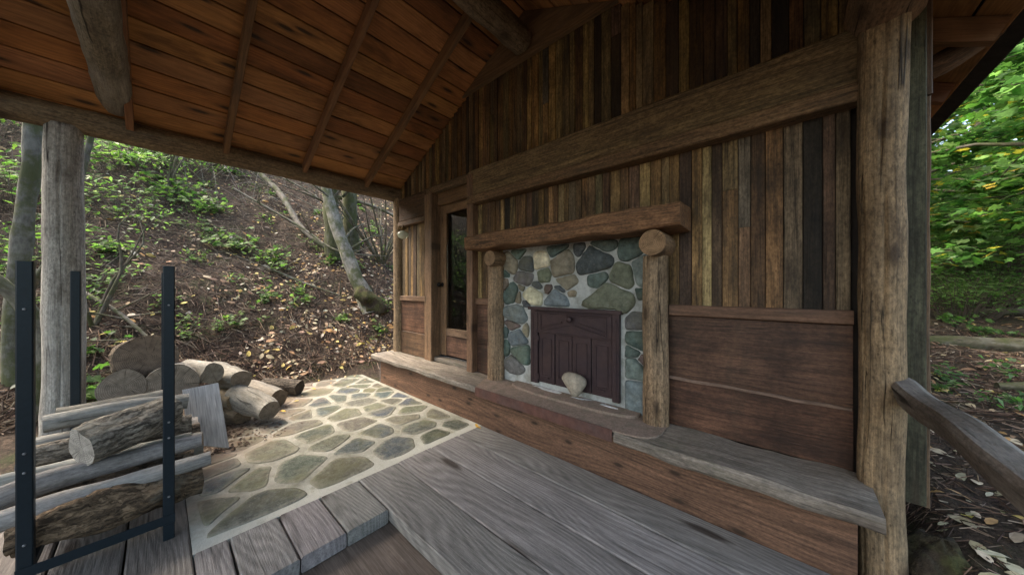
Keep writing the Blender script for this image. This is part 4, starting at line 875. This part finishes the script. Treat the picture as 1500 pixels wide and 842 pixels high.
# right side: mound, logs, trees
mb = MB(); c = Vector((.47, .02, .05)); 
for j in range(9):
    for i in range(25): a = i / 24 * 6.2832; q = j / 8; r = .001 + .19 * q; z = c.z + .15 * (1 - q ** 1.5) + .05 * min(1, q * 3) * fbm((math.cos(a) * 2, math.sin(a) * 2, q * 3)); mb.vert((c.x + .05 + r * math.cos(a) * .8, c.y + .02 + r * math.sin(a), z - .04), (0, 0, 0), (.1, .1, .1))
for j in range(8):
    for i in range(24): q = j * 25 + i; mb.face((q, q + 1, q + 26, q + 25), 0, True)
tag(mb.build('moss_mound', M['moss']), 'mossy earth mound at the foot of the corner board', 'moss', None, 'stuff')
for (p, r, lb) in (([(1.0, 4.9, .07), (2.2, 5.15, .08), (3.9, 5.5, .08)], [.10, .095, .08], 'long mossy fallen log on the forest floor right of the cabin'), ([(1.6, 3.4, .03), (2.1, 3.5, .03), (2.9, 3.4, .03)], [.04, .05, .03], 'short rotten log half sunk in leaves right of the cabin'), ([(2.0, 7.0, .05), (4.0, 7.6, .05)], [.07, .05], 'pale fallen log behind the long mossy one')):
    mb = MB(); mb.log([HZ(*q) for q in p], r, 14, .15, (.11, .10, .07), sub=6, capm=0); tag(mb.build('fallen_log', M['trunk'], loc=HZ(*p[0])), lb, 'log', 'fallen logs right of the cabin')
RG = [(.065, .13, .035), (.09, .18, .05), (.05, .10, .03), (.14, .24, .075), (.055, .12, .04), (.17, .27, .12)]
def forest_tree(x, y, h, spread, nl, size, label, kind=2, low=.8, lean=(0, 0), cols=RG, trunk_r=.12, yellow=.04, group='trees right of the cabin', cat='tree', name='maple_tree'):
    t = empty(name, HZ(x, y), label, cat, group); b = Vector(HZ(x, y)); mb = MB(); top = b + Vector((lean[0], lean[1], h))
    tree_trunk(mb, [b - Vector((0, 0, .2)), b.lerp(top, .35), b.lerp(top, .7) + Vector((.1, 0, 0)), top], [trunk_r, trunk_r * .75, trunk_r * .5, .02], (.11, .10, .08), 10); mb.build('trunk', M['trunk'], t)
    br = MB(); lf = MB(); nb = 26; tips = []
    for i in range(nb):
        u = low / h + (1 - low / h) * (i + R.random()) / nb * .95; p = b.lerp(top, u); a = i * 2.4 + R.uniform(-.4, .4); L = spread * (1 - .55 * u) * R.uniform(.7, 1.15); q = Vector((math.cos(a), math.sin(a), R.uniform(-.05, .35)))
        m1 = p + q * L * .5 + Vector((0, 0, .1 * L)); e_ = p + q * L + Vector((0, 0, -.08 * L)); br.tube([p, m1, e_], [.035, .02, .006], 6, (.10, .09, .07))
        for k in range(4):
            w = R.uniform(.3, 1); s0 = p.lerp(m1, w * 2) if w < .5 else m1.lerp(e_, w * 2 - 1); a2 = a + R.choice((-1, 1)) * R.uniform(.4, 1.1); q2 = Vector((math.cos(a2), math.sin(a2), R.uniform(-.15, .25))); e2 = s0 + q2 * L * .4; br.tube([s0, s0.lerp(e2, .5) + Vector((0, 0, .03)), e2], [.012, .008, .003], 4, (.10, .09, .07), sub=2); tips += [(s0, e2)]
        tips.append((m1, e_))
    for i in range(nl):
        s0, e2 = R.choice(tips); p = s0.lerp(e2, R.uniform(.1, 1.12)) + Vector((R.gauss(0, .13), R.gauss(0, .13), R.gauss(0, .07) - .03))
        c = jt(R.choice(cols), .25, .12) if R.random() > yellow else jt((.36, .28, .05), .2)
        lf.leaf(p, Vector((R.gauss(0, .42), R.gauss(0, .42), 1)), Vector((R.gauss(0, 1), R.gauss(0, 1), -.25)), size * R.uniform(.6, 1.25), c, kind)
    br.build('branches', M['trunk'], t); lf.build('crown', M['leaf'], t); return t
forest_tree(3.0, 4.9, 6, 2.5, 5200, .16, 'near maple with large bright leaves reaching under the right eave', low=1.6, yellow=.05)
forest_tree(1.8, 8.9, 6.5, 2.8, 5200, .16, 'maple behind the long mossy log, filling the gap beside the corner board', low=.9, yellow=.07)
forest_tree(5.0, 7.6, 7, 2.8, 5200, .17, 'maple at the right edge of the picture behind the near one', low=1.0)
forest_tree(3.6, 11.5, 8, 3.4, 5200, .17, 'pale green maple in the middle distance right of the cabin', low=.6, cols=[(.12, .22, .05), (.15, .26, .07), (.1, .18, .05)])
forest_tree(.6, 14.5, 8, 3.6, 4200, .2, 'dark green tree at the back, seen just right of the corner board', low=.5, kind=0, cols=[(.04, .09, .02), (.05, .11, .03)])
forest_tree(5.5, 17, 11, 4.5, 4200, .26, 'tall tree at the back right of the cabin', low=.6, kind=0, cols=[(.06, .13, .03), (.09, .18, .04)])
forest_tree(1.1, 6.6, 4.6, 2.3, 5000, .14, 'young maple with low branches close to the corner board', low=.5, trunk_r=.05, yellow=.1)
forest_tree(4.2, 8.6, 5.2, 2.6, 5500, .15, 'young pale maple over the clearing, behind the near maple', low=.4, trunk_r=.05, cols=[(.13, .24, .05), (.16, .28, .08), (.1, .2, .05)])
for i, (x, y) in enumerate(((3.1, 10.6), (3.7, 9.9), (4.3, 10.9), (4.3, 14.2), (2.5, 9.3), (3.3, 8.9), (4.9, 12.6))):
    lbs = ['low pale shrub beyond the mossy log near the corner board', 'fine leaved shrub behind the pale fallen log', 'shrub at the right edge beyond the pale fallen log', 'farthest low shrub between the trees', 'shrub at the left of the clearing, close to the corner board', 'shrub in front of the pale fallen log at the right', 'shrub at the far right under the broad maple']
    plant(x, y, 1.15, 1.3 + .3 * (i % 3), 260, .12, lbs[i], 0, 'shrubs right of the cabin', 'shrub', [(.13, .20, .07), (.18, .26, .11), (.09, .16, .05)])
for x, y, lb in ((2.2, 7.0, 'low leafy groundcover bush just behind the long mossy log'), (2.75, 7.7, 'low bush right of the groundcover bush behind the mossy log'), (3.0, 8.6, 'bush under the trees in line with the handrail'), (2.35, 8.3, 'bush under the trees right beside the corner board')):
    plant(x, y, .85, .75, 170, .09, lb, 0, 'shrubs right of the cabin', 'shrub', [(.12, .2, .06), (.17, .25, .10), (.08, .15, .045)])
for i in range(22):
    y = R.uniform(2.5, 8.5); x = (y + 2.3) * R.uniform(.21, .33); plant(x, y, R.uniform(.1, .3), R.uniform(.08, .2), R.randint(3, 9), R.uniform(.05, .09), 'tiny green seedling on the flat forest floor right of the cabin', R.choice((0, 2)), 'tiny seedlings right of the cabin', 'seedling', RG)
# far wood behind everything on the right
mb = MB()
for i in range(26000):
    a = R.uniform(D2R(45), D2R(95)); d = R.uniform(17, 24); x = d * math.cos(a); y = -2 + d * math.sin(a); p = Vector((x, y, H(x, y) + R.random() ** 1.5 * 12))
    mb.leaf(p, Vector((R.gauss(0, .6), R.gauss(-.6, .6), .8)), Vector((R.gauss(0, 1), R.gauss(0, 1), -.2)), R.uniform(.3, .6), jt(R.choice(RG), .35), 0)
tag(mb.build('far_wood', M['leaf']), 'distant wood seen between the trees right of the cabin', 'wood', None, 'stuff')
